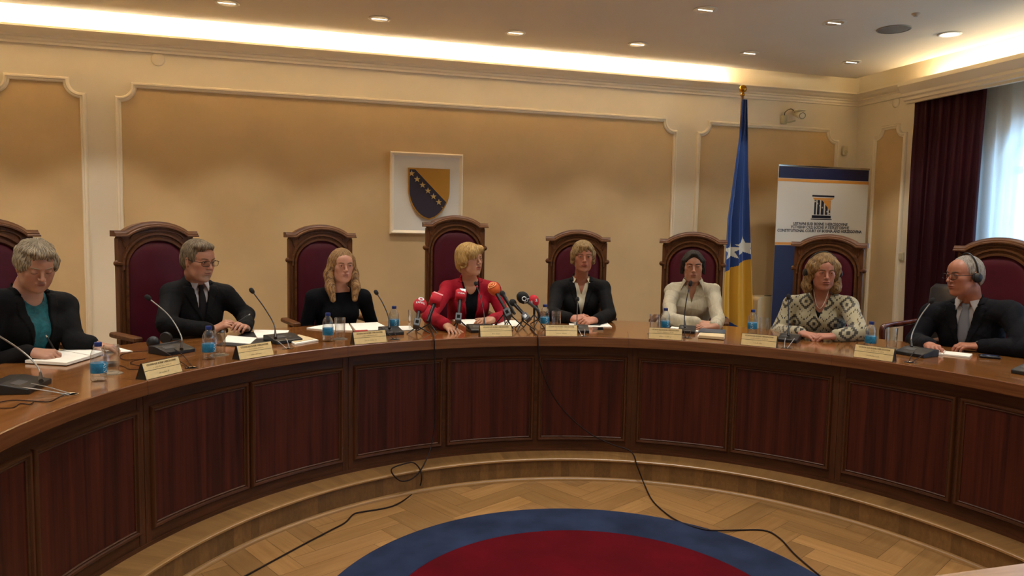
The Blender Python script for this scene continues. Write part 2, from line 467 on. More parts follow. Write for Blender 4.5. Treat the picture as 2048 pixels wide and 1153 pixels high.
# picture-rail panels: painted field inside a scooped-corner moulding
def panel(idx, plane, a, b, zt, zb=0.5, r=0.115):
    """plane 'y' (back wall, a..b in x) or 'x' (right wall, a..b in y with a far)"""
    def P(u, z, o): return (u, YW - o, z) if plane == 'y' else (XR - o, u, z)
    nv = (0, -1, 0) if plane == 'y' else (-1, 0, 0)
    sg = 1 if b > a else -1; s = 0.014
    pts = [(a, zb), (a, zt - r), (a + sg * s, zt - r)]
    rr = r - s
    for i in range(1, 9):
        t = PI / 2 * i / 9; pts.append((a + sg * rr * math.cos(t), zt - rr * math.sin(t)) if False else (a + sg * (s + (rr) * math.sin(t) * 1.0), zt - s - rr * math.cos(t) if False else zt - r + rr * (1 - math.cos(t))))
    # concave scoop about the outer corner
    pts = [(a, zb), (a, zt - r), (a + sg * s, zt - r)]
    for i in range(0, 10):
        t = PI / 2 * i / 9
        pts.append((a + sg * (s + (r - s) * math.sin(t)), zt - s - (r - s) * math.cos(t)))
    pts += [(a + sg * r, zt)]
    left = pts; right = [(b - (p[0] - a), p[1]) for p in left[::-1]]
    full = []
    for p in left + right:
        if not full or (abs(p[0] - full[-1][0]) + abs(p[1] - full[-1][1])) > 1e-5: full.append(p)
    prof = [(-.022, 0), (-.022, .012), (-.014, .02), (-.006, .016), (.002, .026), (.014, .022), (.022, .008), (.022, 0)]
    if plane == 'y': path = [P(u, z, 0) for u, z in full]
    else: path = [P(u, z, 0) for u, z in full]
    mo = struct(MB().sweep(path, prof, normal=nv, closed=True).build('trim_%d' % idx, mould, smooth=40))
    MB().add([P(u, z, 0.003) for u, z in full], [tuple(range(len(full)))]).build('panel_field', ochre, mo)
panel(3, 'y', -2.335, -1.70, 2.675)
panel(4, 'y', -1.452, 3.461, 2.667)
panel(5, 'y', 3.719, 5.341, 2.665)
panel(6, 'x', 6.221, 5.834, 2.66, r=.095)
panel(7, 'y', -3.2, -2.58, 2.675)

# platform the bench and chairs stand on
plat_m = wood('platform_oak', '#7c5a33', '#8f6b3f', 0.38, scale=(6, .6, 1), coord='UV', attr='tone', fine=10)
riser_m = wood('riser_oak', '#6b4c28', '#7d5b32', 0.4, scale=(10, 1.2, 1), coord='UV', attr='tone', fine=12)
def platform():
    mb = MB(); A0, A1 = -112, 112; n = 150; tones = []
    # top: ring of radial strips out to R 3.2, then a plain slab behind
    for i in range(n):
        a, b = A0 + (A1 - A0) * i / n, A0 + (A1 - A0) * (i + 1) / n
        t = random.uniform(.82, 1.06); u = random.random() * 20
        for (r0, r1) in ((R_STEP - .012, 2.6), (2.6, 8.5)):
            q = [polar(r0, a, ZP), polar(r1, a, ZP), polar(r1, b, ZP), polar(r0, b, ZP)]
            q = [Vector((min(max(p.x, XL), XR), min(max(p.y, YF), YW), p.z)) for p in q]
            mb.add(q, [(0, 1, 2, 3)], 0, [((u, 0), (u, 1), (u + .1, 1), (u + .1, 0))]); tones.append(t)
        t = random.uniform(.66, 1.12)
        mb.add([polar(R_STEP, a, 0), polar(R_STEP, b, 0), polar(R_STEP, b, ZP), polar(R_STEP, a, ZP)], [(0, 1, 2, 3)], 1, [((u, 0), (u + .1, 0), (u + .1, 1), (u, 1))]); tones.append(t)
    o = mb.build('floor_platform', [plat_m, riser_m])
    quad_strip_color(o, 'tone', lambda p: (tones[p.index],) * 3)
    struct(o)
    nm = wood('nosing_oak', '#85633a', '#a07a4a', 0.3, scale=(1, 8, 1), coord='UV', fine=12)
    def arcsweep(prof, name):
        m = len(prof); k = 120; vs = []; fs = []; uv = []
        for i in range(k + 1):
            a = A0 + (A1 - A0) * i / k
            for (r, z) in prof: vs.append(polar(r, a, z))
        for i in range(k):
            for j in range(m):
                fs.append((i * m + j, i * m + (j + 1) % m, (i + 1) * m + (j + 1) % m, (i + 1) * m + j)); uv.append(((i * .05, j * .05), (i * .05, j * .05 + .05), (i * .05 + .05, j * .05 + .05), (i * .05 + .05, j * .05)))
        q = MB().add(vs, fs, 0, uv).build(name, nm, smooth=40); return struct(q)
    arcsweep([(R_STEP + .0, ZP + .004), (R_STEP - .016, ZP + .004), (R_STEP - .02, ZP), (R_STEP - .02, ZP - .008), (R_STEP - .014, ZP - .012), (R_STEP, ZP - .012)], 'trim_8')
    arcsweep([(R_STEP, .020), (R_STEP - .006, .020), (R_STEP - .014, .014), (R_STEP - .018, .007), (R_STEP - .018, 0), (R_STEP, 0)], 'trim_9')
platform()

# round rug
def rug():
    t = thing('round_rug', 'large round rug, dark red centre with a slate blue border, on the parquet', 'rug', (RUGX, RUGY, 0.002))
    def disc(r0, r1, h, name, m):
        n = 144; mb = MB(); vs = []; 
        prof = [(r0, 0), (r0, h * .8), (r0 + .004, h), (r1 - .008, h), (r1, h * .6), (r1, 0)] if r0 > 0 else [(r1, 0), (r1, h * .6), (r1 - .004, h)]
        if r0 > 0: mb.lathe(prof, n=n, closed=True)
        else:
            mb.lathe(prof, n=n)
        mb.build(name, m, t, smooth=50)
    disc(RUGI, RUGR, .012, 'border', mat('rug_blue', '#252d44', 0.95, spec=.1, noise=(4.5, .34), bump=(900, .6, .003)))
    disc(0, RUGI, .0115, 'field', mat('rug_red', '#52020f', 0.95, spec=.1, noise=(3.5, .22), bump=(900, .6, .003)))
rug()

# ------------------------------------------------------------------ lights of the room
warm = (1.0, 0.80, 0.52)
tube_m = mat('lamp_tube', '#fff0cc', 0.5, emit=('#fff4dc', COVE_E))
tube_r = mat('lamp_tube_window_side', '#fff0cc', 0.5, emit=('#fff1d2', COVE_E * .55))
def cove_tubes():
    x = XL + .1; k = 0; first = None
    ends = []
    while x + 1.2 < 4.95:
        ends.append(((x, YW - .055, 3.022), (x + 1.17, YW - .055, 3.022))); x += 1.2
    y = PEL0 - .1
    while y - 1.2 > YF:
        ends.append(((XR - .10, y - 1.17, 2.95), (XR - .10, y, 2.95))); y -= 1.2
    words = 'first second third fourth fifth sixth seventh eighth ninth tenth'.split(); nb_ = sum(1 for a, b in ends if a[1] == b[1])
    for k, (a, b) in enumerate(ends):
        back = a[1] == b[1]; lab = 'warm fluorescent tube in the %s cornice trough, %s from the %s' % ('back wall' if back else 'window wall', words[k if back else k - nb_], 'left wall' if back else 'corner')
        t = thing('fluorescent_tube', lab, 'lamp', a, group='tubes hidden in the cornice')
        v = Vector(b) - Vector(a)
        MB().tube([(0, 0, 0), v], .013, 8).build('tube', tube_m if back else tube_r, t)
        for q in (Vector((0, 0, 0)), v): MB().box(q, (.012, .012, .02)).build('end_cap', mould, t)
cove_tubes()
chrome = mat('polished_steel', '#c8c6c0', 0.18, metal=1.0)
refl = mat('lamp_reflector', '#e6e2da', 0.25, metal=0.8)
bulb = mat('downlight_lamp', '#fff3df', 0.4, emit=('#fff0d8', 5.0))
trimw = mat('lamp_trim_white', '#dcd3c0', 0.45)
def downlight_proto():
    t = thing('downlight', 'x', 'downlight')
    MB().lathe([(.062, 0), (.082, -.001), (.084, -.004), (.08, -.007), (.064, -.006)], n=28, closed=True).build('trim_ring', trimw, t, smooth=50)
    MB().lathe([(.064, -.006), (.06, -.002), (.05, -.0015), (.03, -.001)], n=28).build('reflector', refl, t, smooth=50)
    b = MB(); b.lathe([(.0, -.0055), (.02, -.005), (.03, -.003), (.03, -.001)], n=20); b.box((0, 0, -.006), (.055, .0015, .002)); b.build('lamp', bulb, t)
    return t
dl = [(454, 5, 'leftmost'), (759, 37, 0), (1031, 65, 0), (1275, 88, 0), (1499, 106, 0), (1703, 124, 0), (1411, 19, 0), (1669, 45, 0), (1899, 68, 0)]
dlab = ['recessed round ceiling downlight above the suited man with a pen, leftmost in view', 'recessed downlight above the long-haired woman, second from the left along the back wall',
        'recessed downlight nearest above the coat of arms, right of it', 'recessed downlight above the woman with black jacket and white collar, in the back row',
        'recessed downlight above the flag, in the back row', 'recessed downlight closest to the corner of the ceiling', 'bright downlight of the nearer row, leftmost of the three',
        'bright downlight of the nearer row, left of the round grey ceiling speaker', 'bright downlight right of the ceiling speaker, nearest the window cove']
proto = downlight_proto()
ys = [5.63, 4.60]
for i, (px, py, _) in enumerate(dl):
    p = atz(px, py, ZC)
    o = proto if i == 0 else dup(proto)
    o.location = (p.x, p.y, ZC); o['label'] = dlab[i]; o['group'] = 'recessed ceiling downlights'
def spot(x, y, W, cone=95, blend=.7):
    l = bpy.data.lights.new('downlight_beam', 'SPOT'); l.energy = W; l.color = (1.0, .95, .87); l.spot_size = math.radians(cone); l.spot_blend = blend; l.shadow_soft_size = .05
    o = bpy.data.objects.new('downlight_beam', l); COL.objects.link(o); o.location = (x, y, ZC - .012)
for i in range(8):
    x = -2.63 + 1.05 * i
    if x < 5.2:
        spot(x, 5.63, SPOT_W * (1.25 if x < 1 else 1.05), 84, .35); 
        for y in (4.6, 3.2, 1.6, 0.0, -1.6): 
            if (i % 2 == 0) or y > 4: spot(x, y, SPOT_W * (1.0 if y > 4 else 2.2), 125)  # rows nearer the camera: unseen lamps, strengthened as frontal fill for the faces

# other things on the ceiling and walls
grey_g = mat('speaker_grille', '#83796a', 0.8, bump=(400, .5))
p = atz(1788, 58, ZC); t = thing('ceiling_speaker', 'round grey recessed speaker grille in the ceiling', 'speaker', (p.x, p.y, ZC))
MB().lathe([(.0, -.006), (.1, -.006), (.11, -.004), (.112, 0)], n=32).build('grille', grey_g, t, smooth=40)
MB().lathe([(.108, -.0), (.108, -.008), (.118, -.007), (.12, 0)], n=32, closed=True).build('rim', mat('speaker_rim', '#8d8374', .6), t, smooth=40)
p = atz(1832, 27, ZC); o = MB().lathe([(.0, -.022), (.012, -.022), (.02, -.012), (.028, -.004), (.03, 0)], (p.x, p.y, ZC), n=20).build('ceiling_sensor', mat('sensor_plastic', '#b3a690', .5), smooth=40)
tag(o, 'small round sensor on the ceiling near the speaker', 'sensor')
p = aty(316, 119, YW); t = thing('wall_cover_plate', 'round cream cover plate high on the back wall between two panels', 'cover plate', (p.x, YW, p.z))
MB().lathe([(0, .012), (.045, .01), (.052, .004), (.053, 0)], axis=(0, -1, 0), n=28).build('disc', plaster, t, smooth=40)
p = atx(1792, 205, XR); o = MB().lathe([(0, .012), (.04, .01), (.048, .004), (.05, 0)], (XR, p.y, p.z), axis=(-1, 0, 0), n=28).build('wall_cover_plate', plaster, smooth=40)
tag(o, 'round cream cover plate under the right cornice beside the curtain', 'cover plate')
p = aty(1687, 302, YW); t = thing('motion_detector', 'small cream motion detector on the back wall right of the last panel', 'detector', (p.x, YW, p.z))
mb = MB(); mb.box((0, -.02, 0), (.028, .02, .05), bev=.01); mb.build('housing', mat('detector_plastic', '#d8cba6', .45), t)
MB().ball((0, -.038, -.012), .022, sc=(1, .6, 1)).build('lens', mat('detector_lens', '#c9bb93', .3), t, smooth=60)
p = atx(1802, 513, XR); t = thing('wall_switch', 'square cream wall switch beside the red curtain', 'switch', (XR, p.y, p.z))
MB().box((-.006, 0, 0), (.006, .042, .042), bev=.003).build('plate', mat('switch_plastic', '#d9cfae', .4), t)
MB().box((-.014, 0, 0), (.003, .026, .03), bev=.002).build('rocker', mat('switch_rocker', '#cfc4a2', .35), t)
# security camera
p = aty(1566, 240, YW)
t = thing('security_camera', 'small white security camera on a bracket above the banner', 'camera', (p.x, YW, p.z))
MB().box((0, -.018, 0), (.03, .018, .045), bev=.006).tube([(0, -.02, -.02), (.03, -.06, -.03), (.075, -.1, -.015)], .009, 8).build('bracket', mat('cctv_bracket', '#c9bf9a', .45), t)
bd = MB(); A = Vector((-.25, -.9, -.3)).normalized(); c = Vector((.1, -.12, .045))
bd.lathe([(0, -.1), (.03, -.1), (.036, -.09), (.036, .06), (.04, .062), (.04, .085), (.034, .088)], c, axis=A, n=20)
bd.box(c + Vector((0, .01, .035)), (.04, .06, .006), bev=.003)
bd.build('housing', mat('cctv_body', '#ded6b8', .35), t, smooth=40)
MB().lathe([(0, .082), (.014, .086), (.03, .0885), (.033, .087)], c, axis=A, n=20).build('lens', mat('cctv_lens', '#16110c', .12), t, smooth=40)
MB().tube(smooth_path([(0, -.02, .03), (-.02, -.06, .07), (.03, -.08, .1), (.08, -.08, .07)]), .005, 6).build('cable', mat('cctv_cable', '#6b5b3c', .5), t)

# coat of arms on its plaster board
x0, x1, z0, z1 = .693, 1.345, 1.515, 2.239
t = thing('coat_of_arms_board', 'white plaster board with blue and gold shield on the back wall', 'plaque', ((x0 + x1) / 2, YW, (z0 + z1) / 2))
hw, hh = (x1 - x0) / 2, (z1 - z0) / 2
b = MB(); D = .045; e = .035
vs = [(-hw, 0, -hh), (hw, 0, -hh), (hw, 0, hh), (-hw, 0, hh), (-hw, -.03, -hh), (hw, -.03, -hh), (hw, -.03, hh), (-hw, -.03, hh)]
vs += [(-hw + e * .35, -D, -hh + e * .35), (hw - e * .35, -D, -hh + e * .35), (hw - e * .35, -D, hh - e * .35), (-hw + e * .35, -D, hh - e * .35)]
vs += [(-hw + e, -D + .014, -hh + e), (hw - e, -D + .014, -hh + e), (hw - e, -D + .014, hh - e), (-hw + e, -D + .014, hh - e)]
fs = [(a + i, a + (i + 1) % 4, a + 4 + (i + 1) % 4, a + 4 + i) for a in (0, 4, 8) for i in range(4)]
b.add(vs, fs).build('frame', mould, t)
MB().add([(-hw + e, -D + .014, -hh + e), (hw - e, -D + .014, -hh + e), (hw - e, -D + .014, hh - e), (-hw + e, -D + .014, hh - e)], [(0, 1, 2, 3)]).build('board', mat('board_white', '#ddd8cb', .6), t)
sx = 1.035 - (x0 + x1) / 2; sz = 2.10 - (z0 + z1) / 2; sw, sh = .185, .455
def shield_half(u):      # half width at depth u (0 top .. 1 tip)
    return sw * (1 - max(0, (u - .42) / .58) ** 1.9) ** .62 * (1.0 if u > .05 else 1.0)
def shield_poly(k=1.0):
    n = 26; L = []; Rr = []
    for i in range(n + 1):
        u = i / n; h = shield_half(u) * k if u < 1 else 0; z = -.5 * sh + (.5 - u) * sh * k
        L.append((sx - h, sz + z)); Rr.append((sx + h, sz + z))
    return L, Rr
L, Rr = shield_poly(1.0)
outline = L + Rr[::-1][1:]
M = Matrix(((1, 0, 0, 0), (0, 0, -1, 0), (0, 1, 0, 0), (0, 0, 0, 1)))
gold = mat('shield_gold', '#b98a3c', .35, metal=.6); navy = mat('shield_blue', '#2a2230', .45)
sh_root = MB().prism(outline, .031, .058, M).build('shield_rim', gold, t)
Li, Ri = shield_poly(.94)
inner = Li + Ri[::-1][1:]
MB().prism(inner, .055, .0605, M).build('shield_field', navy, t)
# gold upper right half: everything right of the diagonal
def clip_poly(poly, a, b):
    """keep the side where cross((b-a),(p-a)) > 0"""
    out = []
    f = lambda p: (b[0] - a[0]) * (p[1] - a[1]) - (b[1] - a[1]) * (p[0] - a[0])
    for i in range(len(poly)):
        p, q = poly[i], poly[(i + 1) % len(poly)]; fp, fq = f(p), f(q)
        if fp > 0: out.append(p)
        if (fp > 0) != (fq > 0):
            s_ = fp / (fp - fq); out.append((p[0] + (q[0] - p[0]) * s_, p[1] + (q[1] - p[1]) * s_))
    return out
ta = (sx - sw * .70, sz - .01); tb = (sx + sw * 1.05, sz - .335)
gp = clip_poly(inner, tb, ta)
gp = clip_poly(inner, ta, tb) if sum(q[0] for q in gp) / len(gp) < sx else gp
MB().prism(gp, .056, .0635, M).build('shield_gold_field', gold, t)
def star(cx_, cy_, r, rot=PI / 2, k=.4):
    return [(cx_ + (r if i % 2 == 0 else r * k) * math.cos(rot + PI * i / 5), cy_ + (r if i % 2 == 0 else r * k) * math.sin(rot + PI * i / 5)) for i in range(10)]
dx, dz = tb[0] - ta[0], tb[1] - ta[1]; ln = math.hypot(dx, dz); nx, nz = dz / ln, -dx / ln
for i in range(7):
    s_ = .02 + i * .151
    c = (ta[0] + dx * s_ + nx * .048, ta[1] + dz * s_ + nz * .048)
    r_ = .029
    poly = star(c[0], c[1], r_)
    uu = (sz - c[1]) / sh; xe = shield_half(max(0, min(1, uu + .03))) * .93
    poly = clip_poly(clip_poly(poly, (sx + xe, c[1] - 1), (sx + xe, c[1] + 1)), (sx - xe, c[1] + 1), (sx - xe, c[1] - 1))
    if len(poly) > 2: MB().prism(poly, .06, .067, M).build('star', mat('star_gold', '#c9a96a', .35, metal=.5), t)
# ================================================================== the curved bench
walnut_f = wood('bench_frame_wood', '#3b1f0e', '#522e18', 0.42, scale=(1.0, 12, 1), coord='UV', fine=12, spec=.3)
walnut_s = wood('bench_stile_wood', '#3b1f0e', '#522e18', 0.42, scale=(14, 1.0, 1), coord='UV', fine=12, spec=.3)
veneer = wood('bench_panel_veneer', '#2c0e09', '#4e2014', 0.45, scale=(9, .22, 1), coord='UV', fine=10, spec=.25)
top_m = wood('bench_top_veneer', '#70431e', '#8d5b2e', 0.15, scale=(.5, 9, 1), coord='UV', fine=8, coat=.6)
edge_m = wood('bench_edge_wood', '#5c371e', '#76492a', 0.25, scale=(.6, 14, 1), coord='UV', fine=8, coat=.3)
SEAMS = [-90.3, -57.6, -24.8, 24.4, 57.2, 90.0]
SLAB = 0.064
def benchtop():
    mb = MB(); A0, A1 = -96, 96; n = 128; s = ZT - SLAB
    prof = [(R_TOP + .004, s), (R_TOP, s + .004), (R_TOP, ZT - .004), (R_TOP + .004, ZT), (R_BACK - .004, ZT), (R_BACK, ZT - .004), (R_BACK, s)]
    m = len(prof); vs = []; fs = []; uv = []; mi = []
    for i in range(n + 1):
        a = A0 + (A1 - A0) * i / n
        for (r, z) in prof: vs.append(polar(r, a, z))
    for i in range(n):
        for j in range(m):
            fs.append((i * m + j, i * m + (j + 1) % m, (i + 1) * m + (j + 1) % m, (i + 1) * m + j))
            p, q = prof[j], prof[(j + 1) % m]
            u0, u1 = i * .065, (i + 1) * .065
            uv.append(((u0, p[0] + p[1]), (u0, q[0] + q[1]), (u1, q[0] + q[1]), (u1, p[0] + p[1])))
            mi.append(0 if j == 3 else 1)
    fs += [tuple(range(m)), tuple(range(n * m, n * m + m))]; uv += [((0, 0),) * m] * 2; mi += [1, 1]
    mb.add(vs, fs, 0, uv); mb.m = mi
    t = thing('curved_desk', 'continuous curved polished wooden desktop of the judges bench', 'desktop', (0, 0, 0))
    mb.build('slab', [top_m, edge_m], t, smooth=40)
    # thin inlay joints across the edge
    for a in SEAMS[1:-1]:
        MB().sector(R_TOP - .0006, R_TOP + .3, s - .0003, ZT + .0003, a - .9, a - .86, 1).build('joint', mat('joint_dark', '#2c160a', .6), t)
benchtop()
def rect_mould(mb, ac, ah, z0, z1, R, prof, n=14):
    """mitred moulding round a rectangle on the inner face of the cylinder; prof = (outward in plane, towards room)"""
    m = len(prof); vs = []; k = 2 * n + 2
    base = [(-1, -1 + 0)]
    pts = [(-ah + 2 * ah * i / n, 0) for i in range(n + 1)] + [(ah - 2 * ah * i / n, 1) for i in range(n + 1)]
    for (a, side) in pts:
        for (u, o) in prof:
            da = math.degrees(u / R) * (a / ah)
            z = (z0 - u) if side == 0 else (z1 + u)
            vs.append(polar(R - o, ac + a + da, z))
    K = len(pts)
    fs = [(i * m + j, i * m + (j + 1) % m, ((i + 1) % K) * m + (j + 1) % m, ((i + 1) % K) * m + j) for i in range(K) for j in range(m)]
    uv = [((i * .04, j * .01), (i * .04, j * .01 + .01), (i * .04 + .04, j * .01 + .01), (i * .04 + .04, j * .01)) for i in range(K) for j in range(m)]
    mb.add(vs, fs, 0, uv)
front_labels = ['wooden bench front section at the far left, cut by the frame', 'curved bench front section with two panels below the suited man with a pen',
                'middle bench front section with three panels below the red jacket', 'bench front section with two panels below the patterned jacket', 'bench front section at the far right, below the man wearing headphones']
for s in range(5):
    a0, a1 = SEAMS[s] + .001, SEAMS[s + 1] - .001
    t = thing('wood_panelling', front_labels[s], 'bench front', polar(R_FRONT, (a0 + a1) / 2, ZP), group=None)
    inv = Matrix.Translation(-Vector(t.location))
    def B(mb, name, m, sm=None):
        mb.v = [tuple(inv @ Vector(v)) for v in mb.v]; return mb.build(name, m, t, smooth=sm)
    zt = ZT - SLAB
    mb = MB(); mb.sector(R_FRONT, R_FRONT + .035, ZP, zt, a0, a1); B(mb, 'carcass', walnut_f)
    mb = MB(); mb.sector(R_FRONT - .010, R_FRONT, ZP, ZP + .016, a0, a1); B(mb, 'plinth', walnut_f)
    n = 3 if s == 2 else 2; wdt = (a1 - a0) / n
    for k in range(n):
        ac = a0 + wdt * (k + .5)
        # stiles nearer the joints are wider
        sh = 0.35 if k == 0 else (-0.35 if k == n - 1 else 0)
        ac += sh; ah = 7.0; z0, z1 = ZP + .095, zt - .092
        mb = MB(); mb.sector(R_FRONT - .004, R_FRONT - .0005, z0, z1, ac - ah, ac + ah, 12)
        pn = B(mb, 'panel', veneer)
        mb = MB(); rect_mould(mb, ac, ah, z0, z1, R_FRONT, [(-.004, 0), (-.004, .008), (0, .012), (.006, .009), (.010, .017), (.018, .019), (.024, .012), (.026, 0)])
        fo = B(mb, 'moulding', walnut_f, 35)
        fo.parent = pn
    for a in (a0, a1):
        mb = MB(); 
        lo, hi = (a + .05, a + .9) if a == a0 else (a - .9, a - .05)
        mb.sector(R_FRONT - .003, R_FRONT, ZP + .016, zt, lo, hi, 2); B(mb, 'edge_stile', walnut_s)

# ================================================================== high-backed chairs
oak_c = wood('chair_oak', '#4a2a15', '#6a4121', 0.5, scale=(12, 12, 1.2), fine=10, spec=.22)
oak_h = wood('chair_oak_across', '#4b2b15', '#6a4120', 0.45, scale=(1.2, 12, 12), fine=10, spec=.3)
maroon = mat('maroon_leather', '#4c101f', 0.5, noise=(6, .08), bump=(45, .15, .002), spec=.3)
def chair(dh=0.0):
    t = thing('high_backed_chair', 'x', 'chair')
    yb = -.25
    HW, ZS, RI = .262, 1.385 + dh, .06
    def ztop(x):
        ax = abs(x); return ZS + (RI * (1 - (ax / .192) ** 2) ** .85 if ax < .192 else 0)
    ih, zi, ri = .183, 1.165 + dh, .158           # upholstered arch
    oh = .238
    # wooden back frame: outer contour to inner contour
    N = 25; inner = []; outer = []
    zb = .47
    for i in range(6): z = zb + (zi - zb) * i / 5; inner.append((-ih, z)); outer.append((-oh, zb + (ZS - .05 - zb) * i / 5))
    for i in range(1, N):
        a = PI * i / N; x = -ih * math.cos(a); inner.append((x, zi + ri * math.sin(a))); xo = -oh * math.cos(a) if False else -oh + 2 * oh * i / N; outer.append((xo, ztop(xo) - .018))
    for i in range(6): z = zi + (zb - zi) * i / 5; inner.append((ih, z)); outer.append((oh, (ZS - .05) + (zb - ZS + .05) * i / 5))
    d = .026; vs = []; n = len(inner)
    for y in (yb + d, yb - d):
        vs += [(x, y, z) for x, z in outer] + [(x, y, z) for x, z in inner]
    fs = []
    for i in range(n - 1):
        fs += [(i, i + 1, n + i + 1, n + i), (2 * n + i, 3 * n + i, 3 * n + i + 1, 2 * n + i + 1), (i, 2 * n + i, 2 * n + i + 1, i + 1), (n + i, n + i + 1, 3 * n + i + 1, 3 * n + i)]
    fs += [(0, n, 3 * n, 2 * n), (n - 1, 3 * n - 1, 4 * n - 1, 2 * n - 1)]
    bf = MB().add(vs, fs).build('back_frame', oak_c, t, smooth=30)
    # crown moulding along the top
    cp = [(-HW, yb, ZS - .02)] + [(-.192, yb, ZS - .02)] + [(x, yb, ztop(x) - .02) for x in [-.192 + .384 * i / 24 for i in range(1, 24)]] + [(.192, yb, ZS - .02), (HW, yb, ZS - .02)]
    prof = [(-.020, -.03), (-.020, .030), (-.010, .034), (-.004, .042), (.004, .044), (.008, .054), (.016, .055), (.016, -.03)]
    MB().sweep([Vector(p) for p in cp], [(u, o) for u, o in prof], normal=(0, 1, 0)).build('crown', oak_h, t, smooth=35)
    # arch ridges
    rd = MB()
    def arch(ho, ro, zc, w_, o_, y0=yb + d, foot=0.0):
        path = [(-ho, y0, zc - foot)] if foot else []
        path += [(-ho * math.cos(PI * i / 28), y0, zc + ro * math.sin(PI * i / 28)) for i in range(29)]
        if foot: path += [(ho, y0, zc - foot)]
        rd.sweep(path, [(-w_, 0), (-w_ * .6, o_), (w_ * .6, o_), (w_, 0)], normal=(0, 1, 0))
    arch(ih + .010, ri + .010, zi, .010, .016, foot=zi - .5)
    arch(ih + .030, ri + .034, zi + .010, .010, .014, foot=.03)
    arch(.165, .052, zi + ri + .012 , .005, .009)
    rd.build('arch_moulding', oak_h, bf, smooth=35)
    # carved corners and side knobs
    for sx_ in (-1, 1):
        c = MB()
        for k in range(3):
            ang = [-.3, .25, .8][k]
            c.ball((sx_ * (.192 + .012 * k), yb + d, ZS - .115 + .03 * k), .02, 10, 6, sc=(.35, .35, 1.3), R=Matrix.Rotation(sx_ * ang, 3, 'Y'))
        c.build('corner_carving', oak_c, bf, smooth=50)
        kb = MB().lathe([(.0, -.018), (.010, -.017), (.018, -.008), (.020, 0), (.017, .008), (.010, .015), (.0, .018)], (sx_ * (oh + .006), yb + .012, ZS - .2), axis=(sx_, 0, 0), n=16)
        kb.lathe([(.015, 0), (.028, .002), (.028, .014), (.015, .016)], (sx_ * (oh - .012), yb + .014, ZS - .208), axis=(0, 0, 1), n=16)
        kb.build('side_knob', oak_c, t, smooth=50)
        # grooved stile strip below the knob
        MB().box((sx_ * (oh - .02), yb + d + .003, (ZS - .24 + .5) / 2), (.007, .004, (ZS - .24 - .5) / 2), bev=.002).build('stile_bead', oak_c, bf)
    # padded back (domed)
    nu, nv = 18, 22; vs = []; fs = []
    for j in range(nv + 1):
        for i in range(nu + 1):
            u = -1 + 2 * i / nu; v = j / nv
            # map to arch shape
            zc = .5 + (zi + ri + .012 - .5) * v; ih_, ri_ = ih + .012, ri + .012
            hw = ih_ if zc < zi else ih_ * math.sqrt(max(0, 1 - ((zc - zi) / ri_) ** 2))
            x = u * hw
            e = min(1, (1 - abs(u)) * hw / .05) if hw > 0 else 0; e = min(e, (zi + ri_ - zc) / .05 if zc > zi else 1, (zc - .5) / .05 + .2)
            vs.append((x, yb + .006 + .03 * math.sqrt(max(0, min(1, e))), zc))
    for j in range(nv):
        for i in range(nu): a = j * (nu + 1) + i; fs.append((a, a + 1, a + nu + 2, a + nu + 1))
    k = len(vs); vs += [(x, yb - .02, z) for x, y, z in vs]; fs += [tuple(q + k for q in f)[::-1] for f in fs]
    MB().add(vs, fs).build('padded_back', maroon, t, smooth=60)
    # seat, apron, arms, legs
    s = MB(); s.box((0, .0, .445), (.25, .24, .045), bev=.03); s.build('seat_cushion', maroon, t, smooth=50)
    s = MB(); s.box((0, 0, .375), (.26, .25, .03), bev=.006); s.build('seat_frame', oak_h, t)
    for sx_ in (-1, 1):
        a = MB(); a.box((sx_ * .272, -.08, .752), (.026, .165, .016), bev=.008); a.box((sx_ * .272, .07, .57), (.02, .02, .17), bev=.004)
        a.build('armrest', oak_c, t)
        for sy in (-1, 1):
            l = MB(); l.tube([(sx_ * .235, sy * .225, .36), (sx_ * .235, sy * .228, .2), (sx_ * .23, sy * .235, 0.0)], [.026, .022, .018], 8); l.build('leg', oak_c, t, smooth=50)
    return t
thc = {}
thc[1] = theta(atr(72, 462, 3.45)) - 4.4; thc[2] = -36.6; thc[3] = -17.5; thc[4] = .15; thc[5] = 16.85; thc[6] = 32.2; thc[7] = 48.8; thc[8] = theta(atr(1910, 490, 3.45)) + 4.4
clab = {1: 'carved oak chair behind the grey-haired woman in a teal top, cut by left edge', 2: 'carved oak high-backed chair behind the man with dark suit, glasses and a pen',
        3: 'carved oak high-backed chair behind the woman with long blonde hair', 4: 'tallest carved oak chair, maroon padded, behind the woman in the red jacket',
        5: 'carved oak high-backed chair behind the short-haired woman in black jacket', 6: 'carved oak high-backed chair behind the dark-haired woman in white shirt, beside the flag',
        7: 'carved oak high-backed chair behind the woman in a patterned jacket, in front of the banner', 8: 'carved oak chair behind the man in headphones, in front of the window'}
pc = chair(0.0)
first = True
for k in (1, 2, 3, 5, 6, 7, 8):
    o = pc if first else dup(pc); first = False
    p = polar(3.20, thc[k], ZP); o.location = p; o.rotation_euler = (0, 0, facing(thc[k])); o['label'] = clab[k]; o['group'] = 'high-backed chairs along the bench'
o = chair(0.095); o.location = polar(3.20, thc[4], ZP); o.rotation_euler = (0, 0, facing(thc[4])); o['label'] = clab[4]; o['group'] = 'high-backed chairs along the bench'

